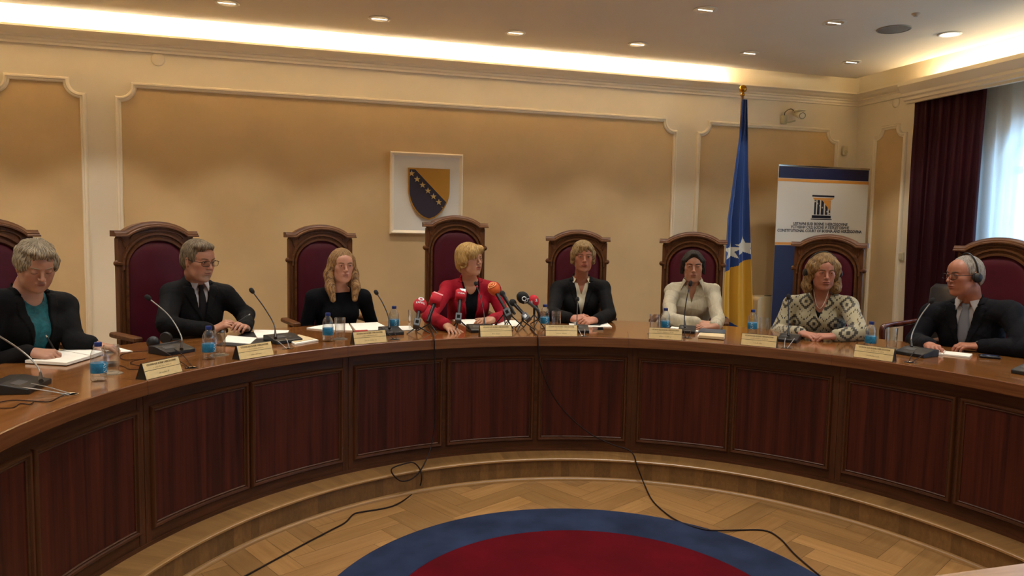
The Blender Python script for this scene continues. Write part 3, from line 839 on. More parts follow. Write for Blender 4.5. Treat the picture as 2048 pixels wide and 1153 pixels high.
# black leather office armchair half hidden behind the man in headphones
blackl = mat('black_leather', '#17151a', .38, bump=(60, .2, .002))
armw = wood('armchair_wood', '#4a1d12', '#66301c', .25, scale=(6, 6, 1), fine=10, coat=.4)
th = 59.0; t = thing('office_armchair', 'black leather office armchair with curved wooden arms behind the man in headphones', 'chair', polar(3.90, th, ZP), facing(th) - .35)
MB().box((0, .0, .44), (.25, .24, .05), bev=.035).build('seat', blackl, t, smooth=50)
MB().box((0, -.26, .78), (.24, .045, .30), bev=.04, R=Matrix.Rotation(.12, 3, 'X')).build('backrest', blackl, t, smooth=50)
for s in (-1, 1):
    MB().tube(smooth_path([(s * .27, -.24, .78), (s * .28, -.05, .765), (s * .28, .14, .755), (s * .28, .2, .72), (s * .275, .17, .52), (s * .24, .1, .42)], 5), .021, 10).build('armrest', armw, t, smooth=60)
MB().tube([(0, 0, .40), (0, 0, .1)], [.03, .03], 14).build('column', chrome, t, smooth=40)
b = MB()
for k in range(5):
    a = 2 * PI * k / 5; b.tube([(0, 0, .12), (.28 * math.cos(a), .28 * math.sin(a), .06)], [.026, .016], 8); b.ball((.28 * math.cos(a), .28 * math.sin(a), .03), .03, 10, 6)
b.build('star_base', mat('chair_base_black', '#1b1b1d', .5), t, smooth=50)

# ================================================================== flag on its pole
FY = 6.1
def X(px, py): return aty(px, py, FY)
def flag():
    base = X(1486, 600); top = X(1485, 195)
    px = top.x
    t = thing('flag_on_pole', 'blue and yellow flag with white stars hanging on a tall pole by the wall', 'flag', (px, FY, ZP))
    zt = top.z - ZP
    MB().tube([(0, 0, .03), (0, 0, zt + .03)], .014, 12).build('pole', mat('pole_wood', '#7a5327', .4), t, smooth=50)
    MB().lathe([(.0, 0), (.17, 0), (.17, .02), (.1, .035), (.03, .05), (.02, .09), (0, .09)], n=28).build('base', mat('pole_base', '#8d7a45', .3, metal=.8), t, smooth=40)
    MB().lathe([(.016, -.02), (.022, -.01), (.02, 0), (.014, .01), (.016, .018), (.03, .025), (.036, .04), (.036, .055), (.028, .074), (.012, .084), (0, .086)], (0, 0, zt + .03), n=24).build('finial', mat('finial_brass', '#b98628', .22, metal=1.0), t, smooth=60)
    # outline of the hanging cloth, read at a few heights (left x, right x)
    rows = [(200, 1480.5, 1491), (260, 1476, 1492.5), (340, 1464, 1494.5), (440, 1449, 1499), (515, 1445, 1502), (580, 1442, 1505), (640, 1441, 1507), (760, 1443, 1506)]
    zs = []; ls = []; rs = []
    for (y, a, b_) in rows:
        A = X(a, y); B_ = X(b_, y); zs.append((A.z + B_.z) / 2 - ZP); ls.append(A.x - px); rs.append(B_.x - px)
    zs, ls, rs = np.array(zs[::-1]), np.array(ls[::-1]), np.array(rs[::-1])
    nu, nv = 96, 420; z0 = .42; z1 = zs[-1]
    V = np.zeros((nv + 1, nu + 1, 3))
    for j in range(nv + 1):
        z = z0 + (z1 - z0) * j / nv
        l = np.interp(z, zs, ls); r = np.interp(z, zs, rs)
        u = np.linspace(0, 1, nu + 1)
        amp = .045 * min(1, (r - l) / .3)
        tt = (z1 - z) / (z1 - z0)
        ph = u * (2 * PI * 2.6) + .6 * math.sin(2.2 * tt) 
        y = -amp * (.6 * np.sin(ph) + .4 * np.sin(1.7 * ph + 1.3 + tt)) - .03
        V[j, :, 0] = l + (r - l) * u + .004 * np.sin(ph * 2); V[j, :, 1] = y; V[j, :, 2] = z
    me_v = V.reshape(-1, 3); W_ = nu + 1
    pts = {}
    def zx(px_, py_):
        P_ = X(px_, py_); return P_.x - px, P_.z - ZP
    s1 = zx(1458, 502); s2 = zx(1484, 494)
    st = [star(s1[0], s1[1], .095, PI / 2 + .1, .42), star(s2[0], s2[1], .105, PI / 2 + .12, .42)]
    la, lb = zx(1447, 543), zx(1502, 513)         # blue above this line
    ca, cb_ = zx(1441, 628), zx(1474, 657)        # lower left corner turns blue again
    def inpoly(x, z, P_):
        c = False; n = len(P_)
        for i in range(n):
            x1, z1_ = P_[i]; x2, z2 = P_[(i + 1) % n]
            if (z1_ > z) != (z2 > z) and x < (x2 - x1) * (z - z1_) / (z2 - z1_) + x1: c = not c
        return c
    fs = []; mi = []
    for j in range(nv):
        for i in range(nu):
            a = j * W_ + i; fs.append((a, a + 1, a + W_ + 1, a + W_))
            x, _, z = (V[j, i] + V[j + 1, i + 1]) / 2; u = (i + .5) / nu
            zl = la[1] + (lb[1] - la[1]) * (x - la[0]) / (lb[0] - la[0])
            m_ = 1
            if z > zl: m_ = 0
            zc = ca[1] + (cb_[1] - ca[1]) * (x - ca[0]) / (cb_[0] - ca[0])
            if z < zc: m_ = 0
            if u > .86 and z < lb[1] + .12 : m_ = 3 if abs(u - .93) < .02 else 1
            if m_ == 0 and any(abs(x - s[0]) < .13 and abs(z - s[1]) < .13 and inpoly(x, z, p_) for s, p_ in zip((s1, s2), st)): m_ = 2
            mi.append(m_)
    mb = MB(); mb.add(me_v.tolist(), fs); mb.m = mi
    c = mb.build('cloth', [mat('flag_blue', '#123a7a', .6, sheen=.3), mat('flag_yellow', '#c7951c', .6, sheen=.3), mat('flag_white', '#d9d4c2', .6), mat('flag_lime', '#b3a83a', .6)], t, smooth=80)
    sm = c.modifiers.new('thick', 'SOLIDIFY'); sm.thickness = .003
flag()

# ================================================================== roll-up banner
BYY = 6.14
def banner():
    tl, tr = aty(1557, 336, BYY), aty(1739, 334, BYY); bl = aty(1548, 640, BYY)
    W_ = tr.x - tl.x; c = (tl.x + tr.x) / 2; top = (tl.z + tr.z) / 2
    t = thing('roll_up_banner', 'white and navy roll-up banner of the Constitutional Court behind the patterned jacket', 'banner', (c, BYY, ZP), 0.0)
    H = top - ZP; hw = W_ / 2
    t.rotation_euler = (0, 0, 0)
    white = mat('banner_white', '#cfc8ba', .45); nv_ = mat('banner_navy', '#1c1c3f', .45); org = mat('banner_orange', '#cf8a35', .45); dk = mat('banner_ink', '#1a1522', .5)
    MB().box((0, 0, (H + .06) / 2), (hw, .0012, (H - .06) / 2)).build('sheet', white, t)
    Z = lambda py: aty(1648, py, BYY).z - ZP
    def band(a, b_, x0, x1, m, name='printed_band'):
        MB().box(((x0 + x1) / 2, -.0018, (Z(a) + Z(b_)) / 2), ((x1 - x0) / 2, .0006, abs(Z(a) - Z(b_)) / 2)).build(name, m, t)
    band(337, 359.5, -hw + .006, hw - .006, nv_); band(360.5, 366, -hw, hw, org)
    band(486, 491, -hw, hw, org); band(492, 900, -hw, hw, nv_)
    MB().box((0, 0, H), (hw + .004, .008, .008), bev=.003).build('top_rail', chrome, t)
    MB().box((0, .0, .04), (hw + .03, .05, .04), bev=.015).build('base_case', chrome, t)
    for s in (-1, 1): MB().box((s * .25, 0, .008), (.03, .13, .008), bev=.004).build('foot', chrome, t)
    # column emblem
    lx = lambda px_: aty(px_, 420, BYY).x - c
    def rc(x0, x1, y0, y1, m, mb): mb.box(((lx(x0) + lx(x1)) / 2, -.0018, (Z(y0) + Z(y1)) / 2), (abs(lx(x1) - lx(x0)) / 2, .0007, abs(Z(y0) - Z(y1)) / 2))
    e = MB(); rc(1623, 1667, 391, 394.5, dk, e); rc(1624, 1662, 431.5, 437, dk, e); rc(1622, 1664, 438.5, 440, dk, e)
    for a, b_ in ((1628, 1631.5), (1634, 1639), (1641.5, 1647), (1650, 1655), (1657.5, 1660.5)): rc(a, b_, 401, 430, dk, e)
    e.build('column_emblem', dk, t)
    e = MB(); M_ = Matrix(((1, 0, 0, 0), (0, 0, -1, 0), (0, 1, 0, 0), (0, 0, 0, 1)))
    e.prism([(lx(1624), Z(396.5)), (lx(1667), Z(396.5)), (lx(1661), Z(400.5)), (lx(1628), Z(400.5))], .001, .0026, M_)
    e.prism([(lx(1643), Z(401)), (lx(1660), Z(401)), (lx(1660), Z(422))], .0025, .003, M_)
    e.build('capital', org, t)
    e = MB()
    for k in range(7): e.prism(star(lx(1629 + k * 5.0), Z(404 + k * 3.9), .011), .0025, .0034, M_)
    e.build('emblem_stars', white, t)
    # three lines of lettering
    for k, (s, y, a, b_) in enumerate([('USTAVNI SUD BOSNE I HERCEGOVINE', 449, 1588, 1697), ('УСТАВНИ СУД БОСНЕ И ХЕРЦЕГОВИНЕ', 456, 1584, 1701), ('CONSTITUTIONAL COURT OF BOSNIA AND HERZEGOVINA', 463, 1558, 1727)]):
        e = MB(); add_text(e, s, .038, Matrix.Translation((lx((a + b_) / 2), -.0014, Z(y))) @ Matrix.Rotation(PI / 2, 4, 'X'), bold=.0012, fit=lx(b_) - lx(a))
        e.build('lettering', dk, t)
banner()

# cream rounded cabinet between flag and banner
p = aty(1526, 640, 6.33); q = aty(1526, 592, 6.33); wdt = aty(1550, 620, 6.33).x - aty(1502, 620, 6.33).x
t = thing('upright_heater', 'cream upright appliance with rounded top by the wall, between flag and banner', 'appliance', (p.x, 6.33, ZP))
beige = mat('cream_enamel', '#c6b189', .35)
hh = q.z - ZP; w2 = wdt / 2
pts = [(-w2, .02), (w2, .02), (w2, hh - .05)] + [(w2 - .05 + .05 * math.cos(PI / 2 * i / 6), hh - .05 + .05 * math.sin(PI / 2 * i / 6)) for i in range(1, 7)] + [(-w2 + .05 - .05 * math.sin(PI / 2 * i / 6), hh - .05 + .05 * math.cos(PI / 2 * i / 6)) for i in range(0, 7)]
MB().prism(pts, -.10, .10, Matrix(((1, 0, 0, 0), (0, 0, 1, 0), (0, 1, 0, 0), (0, 0, 0, 1)))).build('housing', beige, t, smooth=35)
MB().box((.01, -.05, hh + .004), (.03, .02, .004), bev=.002).build('control_lid', mat('enamel_dark', '#4a3a26', .4), t)
for s in (-1, 1): MB().box((s * w2 * .6, 0, .01), (.02, .1, .01)).build('foot', mat('rubber_black', '#161412', .8), t)

# ================================================================== curtains in front of the window
def curtain(name, label, m, x, ya, yb, z0, z1, folds, amp, seed, thick=.004, splay=0.0, cat='curtain'):
    """hangs in the plane x, from y=ya (far) to yb (near)"""
    r = random.Random(seed); n = folds * 14; nv = 40
    ph = []; a = 0
    for i in range(n + 1): ph.append(a); a += 2 * PI / 14 * (1 + .35 * math.sin(i * .21 + seed) + .15 * r.random())
    V = []; 
    for j in range(nv + 1):
        v = j / nv; z = z1 + (z0 - z1) * v
        for i in range(n + 1):
            u = i / n
            pinch = 1 - .35 * math.exp(-((v - .08) / .06) ** 2)
            xx = x - amp * (math.sin(ph[i]) * (.7 + .3 * v) * pinch + .3 * math.sin(ph[i] * .37 + 4 * v))
            yy = ya + (yb - ya) * u + splay * v * (.5 - u) * 2 + .006 * math.sin(ph[i] * 2 + 3 * v)
            V.append((xx, yy, z))
    fs = [(j * (n + 1) + i, j * (n + 1) + i + 1, (j + 1) * (n + 1) + i + 1, (j + 1) * (n + 1) + i) for j in range(nv) for i in range(n)]
    t = thing(name, label, cat, (0, 0, 0))
    c = MB().add(V, fs).build('cloth', m, t, smooth=80)
    if thick: 
        sm = c.modifiers.new('thick', 'SOLIDIFY'); sm.thickness = thick
    MB().tube([(x, ya + .02, z1 + .02), (x, yb - .02, z1 + .02)], .01, 8).build('track', chrome, t, smooth=50)
    return t
CX1 = XR - .16
zt_c = 2.90
velvet = mat('red_velvet', '#330914', .7, noise=(3, .1), spec=.25)
yl = atx(1824, 330, CX1).y; yr = atx(1966, 330, CX1).y
curtain('velvet_curtain', 'dark red velvet curtain hanging left of the window', velvet, CX1, yl, yr, -.0 + .14, zt_c, 8, .034, 3, splay=-.03)
curtain('velvet_curtain', 'dark red velvet curtain near the camera side of the window, out of frame', velvet, CX1, 2.9, 2.3, .12, zt_c, 7, .028, 5)
curtain('velvet_curtain', 'dark red velvet curtain at the rear windows, out of frame', velvet, CX1, 0.25, -.35, .12, zt_c, 7, .028, 9)
sheer = bpy.data.materials.new('sheer_voile'); sheer.use_nodes = True; nt = sheer.node_tree; nt.nodes.clear()
_o = nt.nodes.new('ShaderNodeOutputMaterial'); m1 = nt.nodes.new('ShaderNodeMixShader'); m2 = nt.nodes.new('ShaderNodeMixShader')
_t = nt.nodes.new('ShaderNodeBsdfTransparent'); _t.inputs[0].default_value = (.93, .97, 1, 1); _tl = nt.nodes.new('ShaderNodeBsdfTranslucent'); _tl.inputs[0].default_value = (.85, .9, .95, 1)
_d = nt.nodes.new('ShaderNodeBsdfDiffuse'); _d.inputs[0].default_value = (.8, .84, .88, 1)
nt.links.new(_tl.outputs[0], m1.inputs[1]); nt.links.new(_d.outputs[0], m1.inputs[2]); m1.inputs[0].default_value = .35
nt.links.new(_t.outputs[0], m2.inputs[1]); nt.links.new(m1.outputs[0], m2.inputs[2]); m2.inputs[0].default_value = .80; nt.links.new(m2.outputs[0], _o.inputs[0])
curtain('sheer_curtain', 'white translucent sheer curtain over the bright window', sheer, XR - .07, yr + .12, 2.7, .15, zt_c, 15, .026, 11, thick=0)
curtain('sheer_curtain', 'white sheer curtain over the rear windows, out of frame', sheer, XR - .07, 2.2, -2.4, .15, zt_c, 40, .016, 12, thick=0)
# small piece of wooden table at the lower right corner
p1 = atz(1851, 1153, .74); p2 = atz(2048, 1126, .74)
dv = (p2 - p1).normalized(); nv2 = Vector((dv.y, -dv.x, 0))
t = thing('side_table', 'corner of a light wooden table at the lower right edge of the photo', 'table', (p1.x, p1.y, 0), math.atan2(dv.y, dv.x))
ttop = wood('side_table_oak', '#8a6a4e', '#a68468', .3, scale=(1, 10, 10), fine=10)
MB().box((.45, -.3, .725), (.6, .3, .015), bev=.004).build('table_top', ttop, t)
for x_ in (-.1, 1.0):
    for y_ in (-.06, -.54): MB().box((x_, y_, .355), (.025, .025, .355)).build('leg', ttop, t)
# ================================================================== people: bodies and clothes grown from distance fields
HB = 0.003            # cell of the bodies
HC = 0.005            # cell of the clothes
def npv(v): return np.array([float(v[0]), float(v[1]), float(v[2])])
class Sdf:
    def __init__(s, h): s.h = h; s.ops = []; s.fr = (np.eye(3), np.zeros(3), 1.0); s.post = []
    def frame(s, R=None, o=None, sc=1.0):
        s.fr = (np.eye(3) if R is None else R, np.zeros(3) if o is None else npv(o), sc)
    def _w(s, p): R, o, sc = s.fr; return R @ (npv(p) * sc) + o
    def ell(s, c, r, rot=None, k=.01, sub=False):
        R, o, sc = s.fr; rr = npv(r) * sc; M = R if rot is None else R @ np.array(rot)
        cw = s._w(c); ext = np.sqrt((M ** 2) @ (rr ** 2)) 
        def fn(X, Y, Z):
            dx, dy, dz = X - cw[0], Y - cw[1], Z - cw[2]
            a = (M[0, 0] * dx + M[1, 0] * dy + M[2, 0] * dz) / rr[0]; b = (M[0, 1] * dx + M[1, 1] * dy + M[2, 1] * dz) / rr[1]; c_ = (M[0, 2] * dx + M[1, 2] * dy + M[2, 2] * dz) / rr[2]
            k0 = np.sqrt(a * a + b * b + c_ * c_); k1 = np.sqrt((a / rr[0]) ** 2 + (b / rr[1]) ** 2 + (c_ / rr[2]) ** 2) + 1e-9
            return k0 * (k0 - 1) / k1
        s.ops.append((fn, cw - ext, cw + ext, k * sc, sub)); return s
    def cone(s, a, b, ra, rb, k=.01, sub=False, flat=None):
        sc = s.fr[2]; A, B = s._w(a), s._w(b); ra *= sc; rb *= sc; d = B - A; L2 = float(d @ d) + 1e-12
        def fn(X, Y, Z):
            dx, dy, dz = X - A[0], Y - A[1], Z - A[2]
            t = np.clip((dx * d[0] + dy * d[1] + dz * d[2]) / L2, 0, 1)
            return np.sqrt((dx - t * d[0]) ** 2 + (dy - t * d[1]) ** 2 + (dz - t * d[2]) ** 2) - (ra + (rb - ra) * t)
        m = max(ra, rb)
        s.ops.append((fn, np.minimum(A, B) - m, np.maximum(A, B) + m, k * sc, sub)); return s
    def cut(s, fn): s.ops.append((fn, None, None, 0, False)); return s
    def run(s, lo=None, hi=None):
        h = s.h; adds = [o for o in s.ops if o[1] is not None and not o[4]]
        l = np.min([o[1] for o in adds], axis=0) - 3 * h; u = np.max([o[2] for o in adds], axis=0) + 3 * h
        if lo is not None: l = np.maximum(l, lo)
        if hi is not None: u = np.minimum(u, hi)
        n = np.ceil((u - l) / h).astype(int) + 1; s.lo = l; s.n = n
        f = np.full(tuple(n), 0.09, np.float32)
        ax = [(l[i] + h * np.arange(n[i])).astype(np.float32) for i in range(3)]; s.ax = ax
        XX, YY, ZZ = ax[0][:, None, None], ax[1][None, :, None], ax[2][None, None, :]
        for fn, a, b, k, sub in s.ops:
            if a is None: f = fn(f, XX, YY, ZZ).astype(np.float32); continue
            pad = k + 2.5 * h + .012
            i0 = np.maximum(np.floor((a - pad - l) / h).astype(int), 0); i1 = np.minimum(np.ceil((b + pad - l) / h).astype(int) + 1, n)
            if np.any(i1 <= i0): continue
            sl = tuple(slice(i0[q], i1[q]) for q in range(3))
            X, Y, Z = ax[0][sl[0], None, None], ax[1][None, sl[1], None], ax[2][None, None, sl[2]]
            d = fn(X, Y, Z).astype(np.float32); g = f[sl]
            if sub:
                d = -d
                if k > 0: hh = np.maximum(k - np.abs(g - d), 0) / k; r = np.maximum(g, d) + hh * hh * k * .25
                else: r = np.maximum(g, d)
            else:
                if k > 0: hh = np.maximum(k - np.abs(g - d), 0) / k; r = np.minimum(g, d) - hh * hh * k * .25
                else: r = np.minimum(g, d)
            f[sl] = r
        X, Y, Z = ax[0][:, None, None], ax[1][None, :, None], ax[2][None, None, :]
        for p in s.post: f = p(f, X, Y, Z).astype(np.float32)
        f[0] = f[-1] = .05; f[:, 0] = f[:, -1] = .05; f[:, :, 0] = f[:, :, -1] = .05
        s.f = f; return s
    def at(s, P):
        q = (np.atleast_2d(P) - s.lo) / s.h; i = np.clip(np.floor(q).astype(int), 0, s.n - 2); t = np.clip(q - i, 0, 1); r = 0
        for a in (0, 1):
            for b in (0, 1):
                for c in (0, 1):
                    r = r + s.f[i[:, 0] + a, i[:, 1] + b, i[:, 2] + c] * (t[:, 0] if a else 1 - t[:, 0]) * (t[:, 1] if b else 1 - t[:, 1]) * (t[:, 2] if c else 1 - t[:, 2])
        return r
    def hit(s, p, d, L=.3, n=150):
        """first surface along a ray"""
        p, d = npv(p), npv(d); d = d / np.linalg.norm(d); ts = np.linspace(0, L, n); v = s.at(p + ts[:, None] * d)
        ok = np.where(v < 0)[0]
        if len(ok) == 0: return None
        i = ok[0]
        if i == 0: return p
        t = ts[i - 1] + (ts[i] - ts[i - 1]) * v[i - 1] / (v[i - 1] - v[i]); return p + d * t
    def mesh(s, name):
        f = s.f; h = s.h; S = f < 0; n = np.array(f.shape)
        c = np.zeros(tuple(n - 1), np.int8)
        for a in (0, 1):
            for b in (0, 1):
                for d in (0, 1): c += S[a:n[0] - 1 + a, b:n[1] - 1 + b, d:n[2] - 1 + d]
        act = (c > 0) & (c < 8); idx = np.argwhere(act); ids = np.full(act.shape, -1, np.int32); ids[act] = np.arange(len(idx))
        corner = [(a, b, d) for a in (0, 1) for b in (0, 1) for d in (0, 1)]
        V = np.stack([f[idx[:, 0] + a, idx[:, 1] + b, idx[:, 2] + d] for a, b, d in corner], 1)
        acc = np.zeros((len(idx), 3)); cnt = np.zeros(len(idx))
        for i in range(8):
            for j in range(i + 1, 8):
                df = np.abs(np.array(corner[i]) - np.array(corner[j]))
                if df.sum() != 1: continue
                m = (V[:, i] < 0) != (V[:, j] < 0); t = V[:, i] / np.where(m, V[:, i] - V[:, j], 1)
                P = np.array(corner[i])[None] + t[:, None] * (np.array(corner[j]) - np.array(corner[i]))[None]
                acc += np.where(m[:, None], P, 0); cnt += m
        verts = s.lo + (idx + acc / cnt[:, None]) * h
        quads = []
        for axis in range(3):
            o = [q for q in range(3) if q != axis]
            a = [slice(None)] * 3; b = [slice(None)] * 3
            a[axis] = slice(0, -1); b[axis] = slice(1, None)
            ch = S[tuple(a)] != S[tuple(b)]
            e = np.argwhere(ch); e = e[(e[:, o[0]] > 0) & (e[:, o[1]] > 0) & (e[:, o[0]] < n[o[0]] - 1) & (e[:, o[1]] < n[o[1]] - 1)]
            ins = S[e[:, 0], e[:, 1], e[:, 2]]
            def cid(d0, d1):
                q = e.copy(); q[:, o[0]] -= d0; q[:, o[1]] -= d1; return ids[q[:, 0], q[:, 1], q[:, 2]]
            Q = np.stack([cid(1, 1), cid(0, 1), cid(0, 0), cid(1, 0)], 1)
            flip = ins if axis != 1 else ~ins
            Q[~flip] = Q[~flip][:, ::-1]
            quads.append(Q)
        Q = np.concatenate(quads)
        # keep only the largest pieces (drop crumbs)
        me = bpy.data.meshes.new(name); me.vertices.add(len(verts)); me.vertices.foreach_set('co', verts.astype(np.float32).ravel())
        me.loops.add(len(Q) * 4); me.loops.foreach_set('vertex_index', Q.astype(np.int32).ravel())
        me.polygons.add(len(Q)); me.polygons.foreach_set('loop_start', np.arange(0, len(Q) * 4, 4, dtype=np.int32)); me.polygons.foreach_set('loop_total', np.full(len(Q), 4, np.int32))
        me.update(calc_edges=True); me.validate(); me.shade_smooth()
        s.verts = verts
        return me

def rotz(a): c, s_ = math.cos(a), math.sin(a); return np.array([[c, -s_, 0], [s_, c, 0], [0, 0, 1]])
def rotx(a): c, s_ = math.cos(a), math.sin(a); return np.array([[1, 0, 0], [0, c, -s_], [0, s_, c]])
def roty(a): c, s_ = math.cos(a), math.sin(a); return np.array([[c, 0, s_], [0, 1, 0], [-s_, 0, c]])
def rodr(axis, a):
    axis = axis / np.linalg.norm(axis); K = np.array([[0, -axis[2], axis[1]], [axis[2], 0, -axis[0]], [-axis[1], axis[0], 0]])
    return np.eye(3) + math.sin(a) * K + (1 - math.cos(a)) * K @ K

def head_ops(S, P):
    """face modelling in head space: x right, y forward, z up; crown .122, chin -.115"""
    g = P.get('fat', 1.0); eye = P.get('eyes', 'open')
    S.ell((0, -.014, .034), (.0745, .092, .088), k=.0)
    S.ell((0, .018, -.030), (.060 * g, .068, .083), k=.03)
    S.ell((0, .050, .045), (.055, .040, .045), k=.03)                     # forehead
    S.cone((-.024 * g, .032, -.070), (.024 * g, .032, -.070), .034, .034, k=.03)   # jaw
    for sx in (-1, 1):
        S.cone((sx * .051 * g, -.012, -.038), (sx * .018, .060, -.094), .013, .014, k=.025)
        S.ell((sx * .040, .055, -.012), (.024 * g, .024, .022), k=.02)      # cheekbone
        S.ell((sx * .033 * g, .054, -.042), (.019 * g, .021, .026), k=.02)  # cheek
        S.cone((sx * .012, .082, .029), (sx * .043, .070, .031), .0095, .008, k=.012)  # brow
    S.ell((0, .070, -.096), (.018, .018, .017), k=.018)                   # chin
    S.ell((0, .072, -.058), (.026, .022, .022), k=.016)                  # mouth mound
    for sx in (-1, 1):
        S.ell((sx * .0315, .0985, .012), (.0185, .0170, .0135), k=.012, sub=True)
        S.ell((sx * .0315, .0765, .0105), (.0145, .0142, .0135), k=.005)
    n = P.get('nose', 1.0)
    S.cone((0, .084, .020), (0, .084 + .0235 * n, -.019), .0065, .0092, k=.010)
    S.ell((0, .086 + .0235 * n, -.0225), (.0098, .0095, .0085), k=.006)
    for sx in (-1, 1): S.ell((sx * .0115, .096, -.0255), (.0070, .0100, .0068), k=.005)
    for sx in (-1, 1): S.ell((sx * .0062, .1005, -.0335), (.0034, .005, .004), k=.003, sub=True)
    # lips
    S.ell((0, .0915, -.0510), (.0245, .0085, .0050), k=.005)
    S.ell((0, .0895, -.0620), (.0210, .0090, .0060), k=.005)
    op = .0022 if not P.get('talk') else .0045
    S.ell((0, .1005, -.0566), (.0260, .0115, op), k=.003, sub=True)
    S.ell((0, .0935, -.0745), (.018, .006, .005), k=.008, sub=True)
    for sx in (-1, 1): S.cone((sx * .019, .098, -.028), (sx * .031, .088, -.056), .0024, .0024, k=.006, sub=True)   # smile fold
    # eye openings
    if eye == 'open':
        for sx in (-1, 1): S.ell((sx * .0315, .0960, .0098), (.0128, .0095, P.get('slit', .0050)), k=.0015, sub=True)
    # ears
    if P.get('ears', True):
        for sx in (-1, 1):
            rt = roty(sx * .12) @ rotz(-sx * .35)
            S.ell((sx * .0755, -.010, .000), (.0065, .0175, .0310), rot=rt, k=.006)
            S.ell((sx * .0835, -.006, .004), (.0050, .0095, .0180), rot=rt, k=.004, sub=True)
            S.ell((sx * .0735, -.004, -.024), (.006, .009, .010), k=.005)

def hand_ops(S, w, d, n, right, curl=(.35, .4, .3), sc=1.0, splay=.06, thumb=(.55, .75, .25), tb=.25, spread=None, per=None):
    d = npv(d); d /= np.linalg.norm(d); n = npv(n); n = n - d * (n @ d); n /= np.linalg.norm(n)
    u = np.cross(d, n) if right else -np.cross(d, n)          # towards the thumb
    w = npv(w)
    offs = [.031, .0105, -.0105, -.030]; kl = [.088, .091, .086, .078]; fl = [.070, .078, .072, .057]
    tips = []
    for i in range(4):
        a = w + u * offs[i] * .55 * sc + d * .008 * sc; b = w + d * kl[i] * sc + u * offs[i] * sc
        S.cone(a, b, .0145 * sc, .0112 * sc, k=.012)
    S.ell(w + d * .045 * sc, (.03 * sc, .03 * sc, .03 * sc), k=.01) if False else None
    for i in range(4):
        c = per[i] if per else curl
        ang = splay * (1.5 - i); dd = rodr(n, (-ang if right else ang)) @ d if True else d
        # make sure the splay opens towards the thumb for the index finger
        if (dd @ u) * (1.5 - i) < 0: dd = rodr(n, (ang if right else -ang)) @ d
        ax = np.cross(dd, n)
        p = w + d * kl[i] * sc + u * offs[i] * sc; r = [.0092, .0084, .0076, .0064]
        for j, (q, frac) in enumerate(zip(c, (.46, .30, .24))):
            dd = rodr(ax, q) @ dd
            e = p + dd * fl[i] * frac * sc
            S.cone(p, e, r[j] * sc * (.9 if i == 3 else 1), r[j + 1] * sc * (.9 if i == 3 else 1), k=.0035 if j else .007); p = e
        tips.append(p)
    a = w + d * .018 * sc + u * .020 * sc + n * .006 * sc
    td = d * thumb[0] + u * thumb[1] + n * thumb[2]; td /= np.linalg.norm(td)
    b = a + td * .042 * sc; S.cone(a, b, .0165 * sc, .0118 * sc, k=.012)
    ax = np.cross(td, d); ax = ax / (np.linalg.norm(ax) + 1e-9)
    t2 = rodr(ax, tb) @ td; c_ = b + t2 * .033 * sc; S.cone(b, c_, .0112 * sc, .0096 * sc, k=.004)
    t3 = rodr(ax, tb) @ t2; e = c_ + t3 * .025 * sc; S.cone(c_, e, .0094 * sc, .0072 * sc, k=.004)
    return tips, e

def hair_mat(name, c1, c2):
    m = wood(name, c1, c2, .62, scale=(8, 8, .9), fine=8, spec=.25)
    nt = m.node_tree; a = nt.nodes.new('ShaderNodeAttribute'); a.attribute_name = 'strand'
    for n in list(nt.nodes):
        if n.type == 'MAPPING': nt.links.new(a.outputs['Vector'], n.inputs['Vector'])
    for n in m.node_tree.nodes:
        if n.type == 'BUMP': n.inputs['Strength'].default_value = .7; n.inputs['Distance'].default_value = .0035
        if n.type == 'VALTORGB': n.color_ramp.elements[0].position = .42; n.color_ramp.elements[1].position = .58
    return m
def skin_mat(name, c):
    m = mat(name, c, .48, noise=(35, .05), bump=(260, .10, .0006), sss=.10, attr='tint'); return m
def wrinkle(amp, fr=(38, 26, 30), seed=0):
    def p(f, X, Y, Z):
        a = np.sin(fr[0] * (X + .3 * Z) + seed) * np.sin(fr[1] * (Z - .4 * Y) + 1.3 * seed) + .6 * np.sin(fr[2] * (Y + .6 * X - .5 * Z) + seed * 2.1) * np.sin(17 * (Z + X)) + .7 * (1 - np.abs(np.sin(21 * (Z * 1.1 + .5 * X - .6 * Y) + 3 * np.sin(9 * X + 7 * Y + seed)))) ** 3 - .5 * (1 - np.abs(np.sin(27 * (Z - .7 * X + .3 * Y) + 2 * np.sin(11 * Y - 8 * X + seed)))) ** 4
        return f + amp * a
    return p
EYES = {}
def eye_mesh(iris):
    if iris in EYES: return EYES[iris]
    mb = MB(); n = 24; R_ = .0120; rings = [0, .11, .20, .30, .42, .47, .6, .9, 1.3, 1.8, 2.5, PI]
    vs = []; mi = []
    for a in rings:
        for k in range(n): t = 2 * PI * k / n; vs.append((R_ * math.sin(a) * math.cos(t), R_ * math.cos(a), R_ * math.sin(a) * math.sin(t)))
    fs = []
    for i in range(len(rings) - 1):
        for k in range(n): fs.append((i * n + k, i * n + (k + 1) % n, (i + 1) * n + (k + 1) % n, (i + 1) * n + k)); mi.append(2 if i < 2 else (1 if i < 4 else 0))
    mb.add(vs, fs); mb.m = mi
    EYES[iris] = (mb, [mat('eye_white', '#d8cfc6', .15), mat('iris_' + iris[1:], iris, .2), mat('pupil', '#060505', .05)])
    return EYES[iris]

